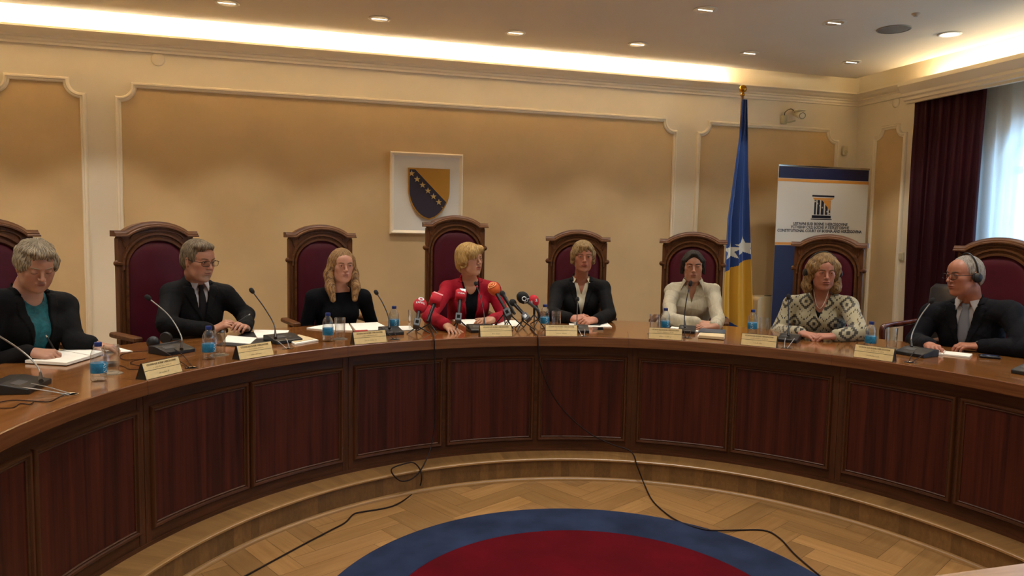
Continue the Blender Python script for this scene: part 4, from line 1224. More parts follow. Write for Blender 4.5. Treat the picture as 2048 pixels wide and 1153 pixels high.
def person(P):
    th = P['th']; t = thing('person', P['label'], 'person', polar(3.2, th, ZP), facing(th), group='people seated along the bench')
    bpy.context.view_layer.update()
    W = t.matrix_world.copy() if False else Matrix.Translation(t.location) @ Matrix.Rotation(facing(th), 4, 'Z')
    Wi = W.inverted(); R3 = np.array(W.to_3x3()); 
    def L(p): return npv(Wi @ Vector(p))
    def Ld(d): return R3.T @ npv(d)
    # ---- head placement
    hx, hy, hr = P['head']; hc = L(atr(hx, hy, hr)); hs = P.get('hs', 1.0)
    hw = Vector(atr(hx, hy, hr)); toc = npv(CAMPOS - hw); toc[2] = 0; toc /= np.linalg.norm(toc)
    side = np.array([-toc[1], toc[0], 0]); side = side if side @ npv(RT) > 0 else -side
    yaw, pit, rol = [math.radians(v) for v in P['look']]
    fd = Ld(toc * math.cos(yaw) + side * math.sin(yaw)); fz = np.array([0, 0, 1.0]); rx = np.cross(fd, fz)
    HR = np.stack([rx, fd, fz], 1)                      # columns x y z
    HR = HR @ rotx(pit) @ roty(rol)
    # ---- joints
    zl = .76
    shx = P['sh']; sR = L(atr(shx[0], shx[1], P.get('shR', 3.14))); sL = L(atr(shx[2], shx[3], P.get('shR', 3.14)))
    ar = P.get('armr', 1.0)
    mid = (sR + sL) / 2; ax = (sR - sL); ax /= np.linalg.norm(ax)
    sR = sR - ax * .052 * ar; sL = sL + ax * .052 * ar; sR[2] -= .045; sL[2] -= .045
    mid = (sR + sL) / 2
    wr = {}; el = {}
    for k, s_ in (('R', sR), ('L', sL)):
        a = P['arm' + k]
        if a[0] == 'lap':
            wr[k] = np.array([a[1], a[2], a[3]]); e = np.array([s_[0] + (.05 if k == 'R' else -.05), s_[1] + .0, .80]); 
            if len(a) > 4: e = L(atr(a[4], a[5], a[6]))
            el[k] = e; continue
        wx, wy, wz = a[0], a[1], (a[2] if len(a) > 2 and a[2] is not None else .036)
        wr[k] = L(atz(wx, wy, ZT + wz))
        ex, ey = P['el' + k][:2]
        best = None
        if len(P['el' + k]) > 2: el[k] = L(atr(ex, ey, P['el' + k][2])); continue
        for Rr in np.arange(2.5, 3.45, .02):
            q = L(atr(ex, ey, Rr))
            if q[2] < (zl + .045 if Rr < 3.02 else .55): continue
            e_ = abs(np.linalg.norm(q - s_) - .285) + abs(np.linalg.norm(q - wr[k]) - .255) * 1.2
            if best is None or e_ < best[0]: best = (e_, q, Rr)
        el[k] = best[1] + (-ax if k == 'R' else ax) * .030
        el[k][2] = max(el[k][2], zl + .050) if best[2] < 3.02 else el[k][2]
        if P.get('dbg'): print('  elbow', k, best, np.linalg.norm(best[1] - s_), np.linalg.norm(best[1] - wr[k]))
    print('person', P['n'], 'head', hc.round(3), 'sh', sR.round(2), sL.round(2), 'el', el['R'].round(2), el['L'].round(2), 'wr', wr['R'].round(2), wr['L'].round(2))
    # ---- body
    B = Sdf(HB); B.frame(HR, hc, hs); head_ops(B, P)
    nb = B._w((0, -.030, -.075)); B.frame()
    neckb = np.array([mid[0] * .6 + hc[0] * .4, mid[1] - .005, mid[2] + .085]); nr = P.get('neck', .050)
    B.cone(nb, neckb + np.array([0, 0, .01]), nr, nr * 1.06, k=.025)
    gw = P.get('girth', 1.0)
    pel = np.array([mid[0] * .3, -.06, .55]); chest = pel + (mid - pel) * .72; waist = pel + (mid - pel) * .35
    B.ell(chest, (.128 * gw, .088 * gw, .16), k=.04)
    B.cone(sR - ax * .03, sL + ax * .03, .045, .045, k=.04)
    for s_ in (sR, sL): B.cone(neckb + np.array([0, -.012, -.025]), s_ + np.array([0, -.005, .0]), .040, .034, k=.03)
    B.ell(waist, (.12 * gw, .09 * gw, .16), k=.05); B.ell(pel, (.14 * gw, .11, .10), k=.05)
    hn = {}
    for k, s_ in (('R', sR), ('L', sL)):
        B.cone(s_, el[k], .036, .032, k=.02); B.cone(el[k], wr[k], .032, .0235, k=.015)
        hd = P.get('hand' + k)
        if hd:
            dd = npv(hd['d']) if 'd' in hd else (wr[k] - el[k]); nn = npv(hd.get('n', (0, 0, -1)))
            kw = {q: hd[q] for q in ('curl', 'splay', 'thumb', 'tb', 'per') if q in hd}
            d_ = dd / np.linalg.norm(dd)
            B.cone(wr[k], wr[k] + d_ * .012, .0235, .022, k=.012)
            hn[k] = hand_ops(B, wr[k] + d_ * .006, d_, nn, k == 'R', sc=P.get('hand_s', .95), **kw)
    B.run()
    me = B.mesh('person_body'); verts = B.verts
    ca = me.color_attributes.new('tint', 'FLOAT_COLOR', 'POINT')
    q = (verts - hc) @ HR / hs
    base = np.array(lin(P.get('skin', '#c99274'))); cols = np.tile(base, (len(verts), 1))
    def blob(c, r, col, amt):
        d = np.sqrt((((q - np.array(c)) / np.array(r)) ** 2).sum(1)); w_ = np.clip(1.3 - d, 0, 1) * amt
        cols[:] = cols * (1 - w_[:, None]) + np.array(lin(col)) * w_[:, None]
    lipc = P.get('lip', '#8a4a42')
    for sx in (-1, 1): blob((sx * .042, .06, -.025), (.03, .05, .025), P.get('blush', '#a2614e'), .35)
    blob((0, .105, -.02), (.014, .02, .014), '#a2614e', .3)
    blob((0, .095, -.0515), (.025, .012, .0052), lipc, .85); blob((0, .093, -.0620), (.021, .012, .0062), lipc, .85)
    if P.get('stubble'): blob((0, .07, -.085), (.05, .06, .035), P['stubble'], .5); blob((0, .1, -.040), (.024, .02, .009), P['stubble'], .45)
    buf = np.ones((len(verts), 4), np.float32); buf[:, :3] = cols
    ca.data.foreach_set('color', buf.ravel())
    me.materials.append(skin_mat('skin', '#c99274'))
    body = link('body', me, t)
    M4 = Matrix([[*HR[0], hc[0]], [*HR[1], hc[1]], [*HR[2], hc[2]], [0, 0, 0, 1]])
    def HP(p): return Vector(HR @ (npv(p) * hs) + hc)
    # ---- eyes, lashes, brows
    if P.get('eyes', 'open') == 'open':
        for sx in (-1, 1):
            mb0, ms = eye_mesh(P.get('iris', '#4a3524')); e = MB(); 
            gz = P.get('gaze', (0, 0)); GR = Matrix.Rotation(math.radians(-gz[0]), 3, 'Z') @ Matrix.Rotation(math.radians(gz[1]), 3, 'X')
            vs = [HP(npv(GR @ Vector(v)) + np.array([sx * .0315, .0770, .0100])) for v in mb0.v]; e.add(vs, mb0.f); e.m = list(mb0.m)
            e.build('eye', ms, t, smooth=60)
    lash = mat('lash_' + P.get('lash', '#2b1b12')[1:], P.get('lash', '#2b1b12'), .7)
    brow = mat('brow_' + P.get('brow', '#6a4c30')[1:], P.get('brow', '#6a4c30'), .8)
    def surf(x, z):
        o = HR @ (np.array([x, .16, z]) * hs) + hc; r_ = B.hit(o, -HR[:, 1], L=.12 * hs, n=120); return r_
    for sx in (-1, 1):
        pts = []
        for i in range(9):
            a = -1 + 2 * i / 8; zz = (.0098 + P.get('slit', .0050) * math.sqrt(max(0, 1 - a * a)) + .0006) if P.get('eyes', 'open') == 'open' else (.0045 - .0022 * math.sqrt(max(0, 1 - a * a)))
            r_ = surf(sx * .0315 + a * .0135, zz)
            if r_ is not None: pts.append(Vector(r_))
        if len(pts) > 3: MB().tube(pts, .0012 * hs, 5).build('eyelash', lash, t, smooth=60)
        pts = []; rs = []
        for i in range(9):
            a = i / 8; x = .013 + .036 * a; z = .0285 + .006 * math.sin(a * 2.1) - .003 * a + P.get('browz', 0)
            r_ = surf(sx * x, z)
            if r_ is not None: pts.append(Vector(r_)); rs.append((.0022 + .0015 * math.sin(PI * min(1, a + .15))) * P.get('browt', 1))
        if len(pts) > 3: MB().tube(pts, rs, 6).build('eyebrow', brow, t, smooth=60)
    # ---- hair
    if P.get('hair'):
        Hh = Sdf(P.get('hh', .003)); Hh.frame(HR, hc, hs); P['hair'](Hh)
        st = P.get('strand', (.0016, 230)); cu = P.get('curl', 0)
        def hp(f, X, Y, Z):
            x, y, z = X - hc[0], Y - hc[1], Z - hc[2]
            a = HR[0, 0] * x + HR[1, 0] * y + HR[2, 0] * z; b = HR[0, 1] * x + HR[1, 1] * y + HR[2, 1] * z; c = HR[0, 2] * x + HR[1, 2] * y + HR[2, 2] * z
            pa = np.arctan2(a, .02 - b + .0 * c) if P.get('flow', 0) == 0 else a * 9
            f = f + st[0] * np.sin(st[1] * .17 * pa + 7 * c + .9 * np.sin(17 * c + 2 * pa)) + st[0] * .6 * np.sin(st[1] * .36 * pa - 9 * c + b * 25)
            if cu: f = f + cu * (np.sin(95 * a + 40 * b) * np.sin(88 * c + 25 * a) + .6 * np.sin(120 * b + 60 * c) * np.sin(70 * a))
            return f
        Hh.frame(); Hh.cone(nb + np.array([0, .035, .01]), neckb + np.array([0, .055, -.02]), nr + .008, nr + .018, k=.008, sub=True)
        Hh.post.append(hp)
        Hh.run(); hm = Hh.mesh('hair')
        hc1, hc2 = P['hairc']
        m = hair_mat('hair_' + hc1[1:] + hc2[1:], hc1, hc2); 
        qh = (Hh.verts - hc) @ HR; po = P.get('part', (0.0, -.015)); ab = qh[:, :2] - np.array(po); rho = np.sqrt((ab ** 2).sum(1)) + 1e-4
        sv = np.stack([ab[:, 0] / rho, ab[:, 1] / rho, qh[:, 2] / .09 - .35 * rho / .09], 1)
        at_ = hm.attributes.new('strand', 'FLOAT_VECTOR', 'POINT'); at_.data.foreach_set('vector', sv.astype(np.float32).ravel())
        hm.materials.append(m); link('hair', hm, t)
    if P.get('earring'):
        for sx in (-1, 1): MB().ball(HP((sx * .079, -.003, -.036)), .0055, 12, 8).build('earring', P['earring'], t, smooth=60)
    # ---- clothes
    ctx = dict(P=P, t=t, body=B, sR=sR, sL=sL, mid=mid, ax=ax, el=el, wr=wr, chest=chest, waist=waist, pel=pel, neckb=neckb, nr=nr, gw=gw, HP=HP, HR=HR, hc=hc, hs=hs, L=L, hn=hn, nb=nb, ar=ar)
    for fn in P['wear']: fn(ctx)
    legs(ctx)
    return ctx

def torso_ops(S, c, off, arms=True, cuff=.02, sl=(.046, .038, .031), shoulder=.0):
    gw = c['gw']; fat = c['P'].get('belly', 1.0)
    S.ell(c['chest'], (.150 * gw + off, .103 * gw + off, .175), k=.0)
    S.ell(c['waist'] + np.array([0, .012, 0]), (.140 * gw * fat + off, .105 * gw * fat + off, .17), k=.05)
    S.ell(c['pel'], (.155 * gw * fat + off, .12 * fat + off, .12), k=.05)
    S.cone(c['sR'] - c['ax'] * .02, c['sL'] + c['ax'] * .02, .044 + off, .044 + off, k=.05)
    if c['P'].get('bust'):
        for s_ in (-1, 1): S.ell(c['chest'] + c['ax'] * s_ * .065 + np.array([0, .075, .005]), (.062 + off, .055 + off, .062 + off), k=.035)
    for s_ in (c['sR'], c['sL']):
        S.cone(c['neckb'] + np.array([0, -.014, -.034]), s_ + np.array([0, -.004, .004]), .040 + off, .038 + off + shoulder, k=.035)
    if arms: arm_ops(S, c, off, cuff, sl)
def arm_ops(S, c, off, cuff, sl):
    a_ = c['ar']
    for k, s_ in (('R', c['sR']), ('L', c['sL'])):
        e, w_ = c['el'][k], c['wr'][k]; d = (w_ - e) / np.linalg.norm(w_ - e); m_ = (s_ + e) / 2
        S.cone(s_, e, (sl[0] + off) * a_, (sl[1] + off) * a_, k=.028); S.cone(e, w_ - d * cuff, (sl[1] + off) * a_, sl[2] + off, k=.014)
def vcut(c, half, zt, zv, ym=-.02, apexw=.0, sideslope=None):
    """opening in the front: V from half-width `half` at height zt down to the point zv (relative to the neck base)"""
    nbz = c['neckb'][2]; x0 = c['neckb'][0]; y0 = c['mid'][1]; vx = c['chest'][0]
    axv = c['ax']
    def p(f, X, Y, Z):
        u = (X - x0) * axv[0] + (Y - y0) * axv[1]; fy = -(X - x0) * axv[1] + (Y - y0) * axv[0]
        zz = (Z - (nbz + zv)) / (zt - zv); wv = apexw + (half - apexw) * np.clip(zz, 0, 1.3)
        d = np.minimum(wv - np.abs(u), (Z - (nbz + zv)) * .6)           # positive inside
        d = np.minimum(d, fy - ym)
        return np.maximum(f, np.broadcast_to(d, f.shape))
    return p
def neckhole(c, r, z0, tilt=.35, yo=.0):
    nb, nk = c['neckb'], c['nb']
    def p(f, X, Y, Z):
        d = r - np.sqrt((X - nb[0]) ** 2 + (Y - nb[1] - yo - (Z - nb[2]) * tilt * .3) ** 2)
        d = np.minimum(d, Z - (nb[2] + z0) + (Y - nb[1]) * tilt)
        return np.maximum(f, np.broadcast_to(d, f.shape))
    return p
def lapels(c, half, zt, zv, w, lift=.006, ym=.0, notch=-.03):
    nbz = c['neckb'][2]; x0 = c['neckb'][0]; y0 = c['mid'][1]; axv = c['ax']
    def p(f, X, Y, Z):
        u = np.abs((X - x0) * axv[0] + (Y - y0) * axv[1]); fy = -(X - x0) * axv[1] + (Y - y0) * axv[0]
        zz = (Z - (nbz + zv)) / (zt - zv); inner = half * np.clip(zz, 0, 1.2)
        wid = w * np.clip(zz * 1.5, .0, 1.0); wid = np.where(Z > nbz + notch, w * .62, wid)
        m = (u < inner + wid) & (fy > ym) & (Z > nbz + zv)
        groove = (np.abs(Z - (nbz + notch) - (u - inner) * .3) < .0028) & m
        return f - np.where(m, lift, 0) + np.where(groove, lift * 1.2, 0)
    return p
def cloth_obj(c, S, name, m, fold=None, parent=None):
    if fold: S.post.insert(0, fold)
    S.run(); me = S.mesh(name); me.materials.append(m); o = link(name, me, parent or c['t']); return o
def jacket(m, half=.075, zt=.03, zv=-.30, lw=.05, off=.012, fold=.0022, shoulder=.006, name='jacket', nh=.064, cuff=.022, sl=(.041, .036, .030), lift=.006, button=None, apexw=0., nz=-.01):
    def f(c):
        S = Sdf(HC); torso_ops(S, c, off, arms=False, shoulder=shoulder)
        # collar at the back of the neck
        S.cone(c['neckb'] + np.array([-.03, -.028, .012]), c['neckb'] + np.array([.03, -.028, .012]), .034, .034, k=.02)
        if lift: S.cut(lapels(c, half, zt, zv, lw, lift))
        S.cut(neckhole(c, nh, nz)); S.cut(vcut(c, half, zt, zv, ym=.0, apexw=apexw)); arm_ops(S, c, off, cuff, sl)
        c['jk'] = S; o = cloth_obj(c, S, name, m, wrinkle(fold, seed=c['P']['n'] * 1.7)); c['jko'] = o
        if button:
            for z in button:
                r_ = S.hit(c['neckb'] + np.array([0, .35, z]), (0, -1, 0), .4)
                if r_ is not None: MB().lathe([(0, .004), (.008, .003), (.009, 0)], Vector(r_), axis=(0, 1, 0), n=12).build('button', mat('jacket_button', '#1a1512', .3), o)
    return f
def top(m, off=.004, neck='round', half=.055, zt=.02, zv=-.05, arms=False, name='blouse', fold=.001, nh=.060, cuff=.02, sl=(.044, .037, .030), nz=-.02, h=None, tilt=.35):
    def f(c):
        S = Sdf(h or HC); torso_ops(S, c, off, arms=False)
        if neck == 'round': S.cut(neckhole(c, nh, nz, tilt=tilt, yo=.01))
        elif neck == 'v': S.cut(neckhole(c, nh, nz)); S.cut(vcut(c, half, zt, zv, ym=.0))
        elif neck == 'scoop': S.cut(neckhole(c, nh, nz)); S.cut(scoop(c, half, zv))
        if arms: arm_ops(S, c, off, cuff, sl)
        c['top'] = S; c['topo'] = cloth_obj(c, S, name, m, wrinkle(fold, seed=c['P']['n'] * 2.3))
    return f
def scoop(c, half, zv):
    nbz = c['neckb'][2]; x0 = c['neckb'][0]; y0 = c['mid'][1]; axv = c['ax']
    def p(f, X, Y, Z):
        u = (X - x0) * axv[0] + (Y - y0) * axv[1]; fy = -(X - x0) * axv[1] + (Y - y0) * axv[0]
        d = 1 - np.sqrt((u / half) ** 2 + ((Z - nbz - .03) / (zv - .03)) ** 2); d = np.minimum(d * abs(zv) , fy)
        return np.maximum(f, np.broadcast_to(d, f.shape))
    return p
def collar(m, spread=.03, pt=.055, h=.030, opened=.35, rx=.060, ry=.062, key='topo', wing=.03):
    """shirt collar: a folded band round the neck whose points lie on the chest"""
    def f(c):
        par = c.get(key) or c['t']; S = c['top']; nb = c['neckb']; n = 26
        for s_ in (-1, 1):
            rows = []
            for i in range(n + 1):
                a = i / n; ph = -PI / 2 + (PI - opened) * a                  # from the nape round to the front
                x = s_ * rx * math.cos(ph) if True else 0; y = ry * math.sin(ph) - .004
                z0 = nb[2] - .002 - .026 * (a ** 1.6); zt_ = z0 + h * (1 - .25 * a)
                drop = h * .9 + (pt - h * .9) * max(0, (a - .72) / .28) ** 1.1
                outx = s_ * (rx + .010) * math.cos(ph) + s_ * wing * max(0, (a - .72) / .28); outy = (ry + .012) * math.sin(ph) - .004
                rows.append([Vector((nb[0] + x, nb[1] + y, zt_)), Vector((nb[0] + x * 1.05, nb[1] + y * 1.05, zt_ + .002)), Vector((nb[0] + outx, nb[1] + outy, zt_ - drop))])
            for r_ in rows:
                p = r_[2]; o = npv(p)
                q = S.hit(o + np.array([0, .2, 0]), (0, -1, 0), .4) if p.y > nb[1] + .02 else None
                if q is not None: p.y = max(p.y, q[1] + .004)
                r_.insert(2, (r_[1] + p) / 2 + Vector(((r_[1].x - nb[0]) * .06, .004 if p.y > nb[1] else -.004, 0)))
            vs = [v for r_ in rows for v in r_]; k = len(rows[0])
            fs = [(i * k + j, i * k + j + 1, (i + 1) * k + j + 1, (i + 1) * k + j) for i in range(n) for j in range(k - 1)]
            o = MB().add(vs, fs).build('collar', m, par, smooth=60); sm = o.modifiers.new('thick', 'SOLIDIFY'); sm.thickness = .002; sm.offset = 0
    return f
def tie(m, z0=-.02, z1=-.36, w=.036):
    def f(c):
        S = c['top']; nb = c['neckb']; rows = []
        for i in range(22):
            a = i / 21; z = z0 + (z1 - z0) * a; ww = w * (.36 + .64 * min(1, a * 1.4)); 
            if i == 0: ww = w * .42
            if i == 1: ww = w * .50
            if i == 2: ww = w * .34
            pts = []
            for u in (-1, -.5, 0, .5, 1):
                q = S.hit(nb + np.array([u * ww, .3, z]), (0, -1, 0), .4, 200)
                y = q[1] if q is not None else nb[1] + .06
                pts.append([nb[0] + u * ww, y + .004 + (.008 if i < 3 else .002) * (1 - u * u), nb[2] + z])
            rows.append(pts)
        ys = [r_[2][1] for r_ in rows]
        for i in range(3): 
            for p_ in rows[i]: p_[1] = max(p_[1], nb[1] + .062)
        vs = [Vector(p_) for r_ in rows for p_ in r_]; fs = [(i * 5 + j, i * 5 + j + 1, (i + 1) * 5 + j + 1, (i + 1) * 5 + j) for i in range(21) for j in range(4)]
        o = MB().add(vs, fs).build('tie', m, c['t'], smooth=60); sm = o.modifiers.new('thick', 'SOLIDIFY'); sm.thickness = .004; sm.offset = 0
    return f
def cuffs(m, r=.033, ln=.024, back=.026, which='RL'):
    def f(c):
        for k in which:
            e, w_ = c['el'][k], c['wr'][k]; d = Vector((w_ - e) / np.linalg.norm(w_ - e)); a = Vector(w_) - d * back
            MB().lathe([(r - .003, 0), (r, .001), (r, ln), (r - .004, ln), (r - .004, 0)], a, axis=d, n=22, closed=True).build('shirt_cuff', m, c['t'], smooth=40)
    return f
def legs(c):
    m = c['P'].get('legs', mat('dark_trousers', '#15151a', .8)); S = Sdf(.009); p = c['pel']
    S.ell(p + np.array([0, 0, -.02]), (.17, .135, .10), k=0)
    for s_ in (-1, 1):
        S.cone(p + np.array([s_ * .085, .02, -.03]), (s_ * .11, .36, .515), .085, .062, k=.05)
        S.cone((s_ * .11, .36, .515), (s_ * .11, .40, .09), .058, .042, k=.03)
    cloth_obj(c, S, 'trousers', m)
    for s_ in (-1, 1):
        S = Sdf(.008); S.ell((s_ * .11, .40, .05), (.042, .055, .05), k=0); S.ell((s_ * .112, .48, .035), (.045, .11, .034), k=.03)
        S.post.append(lambda f, X, Y, Z: np.maximum(f, .003 - Z))
        cloth_obj(c, S, 'shoe', mat('black_shoe', '#0e0d0d', .3))
def necklace(m, r=.002, drop=-.07, wdt=.05, key='body', pend=None):
    def f(c):
        S = c[key]; nb = c['neckb']; pts = []
        for i in range(21):
            a = -1 + 2 * i / 20; x = wdt * a; z = drop + (.03 - drop) * a * a
            q = S.hit(nb + np.array([x, .3, z]), (0, -1, 0), .4, 200)
            if q is not None: pts.append(Vector((q[0], q[1] + r, q[2])))
        if len(pts) > 3: MB().tube(pts, r, 6).build('necklace', m, c['t'], smooth=60)
    return f
def glasses(m, lens=True, w=.026, h=.016, thick=.0015, z0=.006):
    def f(c):
        HP = c['HP']; t = c['t']; fr = MB(); le = []
        for s_ in (-1, 1):
            cx_ = s_ * .0335; pts = []
            for i in range(20):
                a = 2 * PI * i / 20; ca, sa = math.cos(a), math.sin(a)
                px = cx_ + w * (abs(ca) ** .55) * (1 if ca > 0 else -1); pz = z0 + h * (abs(sa) ** .6) * (1 if sa > 0 else -1)
                py = .108 - .10 * (abs(px) / .075) ** 2 * .16
                pts.append(HP((px, py, pz)))
            fr.tube(pts + [pts[0], pts[1]], thick, 6); le.append(pts)
            fr.tube([HP((s_ * .0595, .1035, z0 + h * .5)), HP((s_ * .0725, .09, z0 + h * .45)), HP((s_ * .079, .04, z0 + h * .4)), HP((s_ * .080, -.012, z0 + h * .3))], thick * 1.1, 6)
        fr.tube([HP((-.009, .108, z0 + .004)), HP((0, .111, z0 + .007)), HP((.009, .108, z0 + .004))], thick * 1.1, 6)
        o = fr.build('eyeglasses', m, t, smooth=60)
        if lens:
            for p_ in le:
                MB().add(p_, [tuple(range(len(p_)))]).build('lens', glass_lens, o)
    return f
glass_lens = bpy.data.materials.new('spectacle_lens'); glass_lens.use_nodes = True; nt = glass_lens.node_tree; nt.nodes.clear()
_o = nt.nodes.new('ShaderNodeOutputMaterial'); _m = nt.nodes.new('ShaderNodeMixShader'); _t = nt.nodes.new('ShaderNodeBsdfTransparent'); _g = nt.nodes.new('ShaderNodeBsdfGlossy')
_t.inputs[0].default_value = (.93, .95, .96, 1); _g.inputs['Roughness'].default_value = .03; _m.inputs[0].default_value = .07
nt.links.new(_t.outputs[0], _m.inputs[1]); nt.links.new(_g.outputs[0], _m.inputs[2]); nt.links.new(_m.outputs[0], _o.inputs[0])
def headset(label, over=.012, r=.088, cup=.030, ry=-.012):
    def f(c):
        hp = c['t']; W = Matrix.Translation(hp.location) @ Matrix.Rotation(facing(c['P']['th']), 4, 'Z')
        o = thing('headphones', label, 'headphones', W @ c['HP']((0, 0, 0)))
        inv = Matrix.Translation(-o.location) @ W; blk = mat('headphone_plastic', '#131214', .45); foam = mat('headphone_foam', '#1d1b1c', .9)
        pts = [inv @ c['HP']((math.cos(a) * r, ry - .004, .010 + math.sin(a) * (.118 + over))) for a in [PI * i / 24 for i in range(25)]]
        MB().tube(pts, .0042, 8).build('headband', blk, o, smooth=60)
        for s_ in (-1, 1):
            p0 = inv @ c['HP']((s_ * (r - .010), ry, -.004)); p1 = inv @ c['HP']((s_ * (r + .010), ry, -.002)); d = (p1 - p0).normalized()
            e = MB().lathe([(.012, 0), (cup, .002), (cup + .001, .009), (cup - .003, .013), (.012, .013)], p0, axis=d, n=24, closed=True).build('ear_pad', foam, o, smooth=40)
            MB().lathe([(0, .010), (cup - .003, .010), (cup - .002, .018), (cup - .01, .026), (0, .028)], p0, axis=d, n=24).build('ear_cup', blk, o, smooth=40)
    return f
# ================================================================== the eight people
black_suit = mat('black_suit_cloth', '#0b0a0c', .85, spec=.2, bump=(9, .5, .02))
navy_suit = mat('navy_suit_cloth', '#0c0c12', .85, spec=.2, bump=(9, .5, .02))
black_knit = mat('black_knit', '#07080d', .9, spec=.15, bump=(12, .4, .015))
white_shirt = mat('white_shirt_cloth', '#b5b1b4', .75, bump=(220, .08))
cream_blouse = mat('cream_blouse_silk', '#c4bba0', .5, bump=(120, .1))
linen = mat('white_crinkled_linen', '#a69d86', .75, bump=(26, .7, .008), stretch=(4, 1, .6), noise=(6, .05))
red_wool = mat('red_jacket_cloth', '#8c0a20', .75, spec=.2, noise=(5, .05), bump=(250, .1))
teal = mat('teal_knit', '#0a5259', .65, noise=(38, .35), bump=(60, .9, .006))
grey_vest = mat('grey_tie_cloth', '#6d7079', .6, bump=(200, .1))
dark_tie = mat('dark_tie_silk', '#120d12', .7, spec=.2)
gold_m = mat('gold_jewellery', '#c49a4e', .25, metal=1.0); pearl = mat('pearl', '#dcd4c4', .2)
dark_frame = mat('dark_spectacle_frame', '#1a100c', .25); steel_frame = mat('grey_spectacle_frame', '#3a3a40', .25, metal=.6)

# ---- woven jacket with stepped diamonds
def ikat():
    m = bpy.data.materials.new('patterned_jacket_cloth'); m.use_nodes = True; nt = m.node_tree; N = nt.nodes; K = nt.links; b = N['Principled BSDF']
    tc = N.new('ShaderNodeTexCoord'); sp = N.new('ShaderNodeSeparateXYZ')
    nz = N.new('ShaderNodeTexNoise'); nz.inputs['Scale'].default_value = 30; sc = N.new('ShaderNodeVectorMath'); sc.operation = 'SCALE'; sc.inputs['Scale'].default_value = .012
    av = N.new('ShaderNodeVectorMath'); av.operation = 'ADD'; K.new(tc.outputs['Object'], nz.inputs['Vector']); K.new(nz.outputs['Color'], sc.inputs[0]); K.new(tc.outputs['Object'], av.inputs[0]); K.new(sc.outputs[0], av.inputs[1]); K.new(av.outputs[0], sp.inputs[0])
    def math_(op, a, b_=None, c=None):
        n = N.new('ShaderNodeMath'); n.operation = op
        for i, v in enumerate((a, b_, c)):
            if v is None: continue
            if isinstance(v, (int, float)): n.inputs[i].default_value = v
            else: K.new(v, n.inputs[i])
        return n.outputs[0]
    # distance to the middle of each cell, rows shifted by half
    z = math_('MULTIPLY', sp.outputs[2], 1 / .150); row = math_('FLOOR', z); sh = math_('MULTIPLY', math_('MODULO', row, 2.0), .5)
    x = math_('ADD', math_('MULTIPLY', sp.outputs[0], 1 / .135), sh)
    fx = math_('ABSOLUTE', math_('SUBTRACT', math_('FRACT', x), .5)); fz = math_('ABSOLUTE', math_('SUBTRACT', math_('FRACT', z), .5))
    sx = math_('DIVIDE', math_('FLOOR', math_('MULTIPLY', fx, 14)), 14); sz = math_('DIVIDE', math_('FLOOR', math_('MULTIPLY', fz, 14)), 14)
    d = math_('ADD', sx, sz)
    ringA = math_('MULTIPLY', math_('GREATER_THAN', d, .17), math_('LESS_THAN', d, .31))
    dot = math_('LESS_THAN', d, .05)
    ringB = math_('MULTIPLY', math_('GREATER_THAN', d, .52), math_('LESS_THAN', d, .60))
    zig = math_('MULTIPLY', ringB, math_('GREATER_THAN', math_('FRACT', math_('MULTIPLY', sp.outputs[0], 55)), .35))
    msk = math_('MINIMUM', math_('ADD', math_('ADD', ringA, dot), zig), 1.0)
    mx = N.new('ShaderNodeMix'); mx.data_type = 'RGBA'; mx.inputs[6].default_value = (*lin('#938a6e'), 1); mx.inputs[7].default_value = (*lin('#2c2518'), 1)
    K.new(msk, mx.inputs[0]); K.new(mx.outputs[2], b.inputs['Base Color']); b.inputs['Roughness'].default_value = .85; b.inputs['Sheen Weight'].default_value = .2
    n2 = N.new('ShaderNodeTexNoise'); n2.inputs['Scale'].default_value = 260; bp = N.new('ShaderNodeBump'); bp.inputs['Strength'].default_value = .4; bp.inputs['Distance'].default_value = .002
    K.new(tc.outputs['Object'], n2.inputs['Vector']); K.new(n2.outputs[0], bp.inputs['Height']); K.new(bp.outputs[0], b.inputs['Normal'])
    return m
ikat_m = ikat()

# ---- hair shapes, in head space
def cut_face(H, c=(0, .088, -.022), r=(.066, .072, .086), k=.012): H.ell(c, r, k=k, sub=True)
def hair_curly(H):
    H.ell((0, -.016, .042), (.090, .106, .094), k=0); H.ell((0, -.055, -.005), (.074, .062, .075), k=.03)
    for s in (-1, 1): H.ell((s * .070, .020, .030), (.022, .045, .045), k=.02)
    H.ell((0, .050, .100), (.062, .045, .026), k=.02)
    H.ell((0, .098, -.018), (.063, .066, .098), k=.008, sub=True); H.ell((0, .02, -.11), (.12, .11, .075), k=.01, sub=True)
def hair_mens(H):
    H.ell((0, -.018, .038), (.084, .102, .096), k=0); H.ell((0, -.060, -.010), (.068, .052, .070), k=.03)
    H.ell((.012, .052, .098), (.062, .040, .026), k=.02)
    H.ell((0, .100, -.012), (.067, .062, .106), k=.008, sub=True); H.ell((0, .035, -.095), (.12, .10, .085), k=.01, sub=True)
    for s in (-1, 1): H.ell((s * .085, .0, -.012), (.020, .026, .034), k=.006, sub=True)
def hair_bald(H):
    H.ell((0, -.017, .035), (.0785, .096, .0905), k=0); H.ell((0, -.055, -.010), (.068, .052, .065), k=.03)
    H.ell((0, .104, .012), (.070, .076, .100), k=.010, sub=True); H.ell((0, .03, -.095), (.12, .10, .085), k=.01, sub=True)
    for s in (-1, 1): H.ell((s * .085, .0, -.012), (.020, .026, .034), k=.006, sub=True)
def hair_tuft(H):
    hair_bald(H); H.ell((0, .055, .106), (.048, .034, .014), k=.008); 
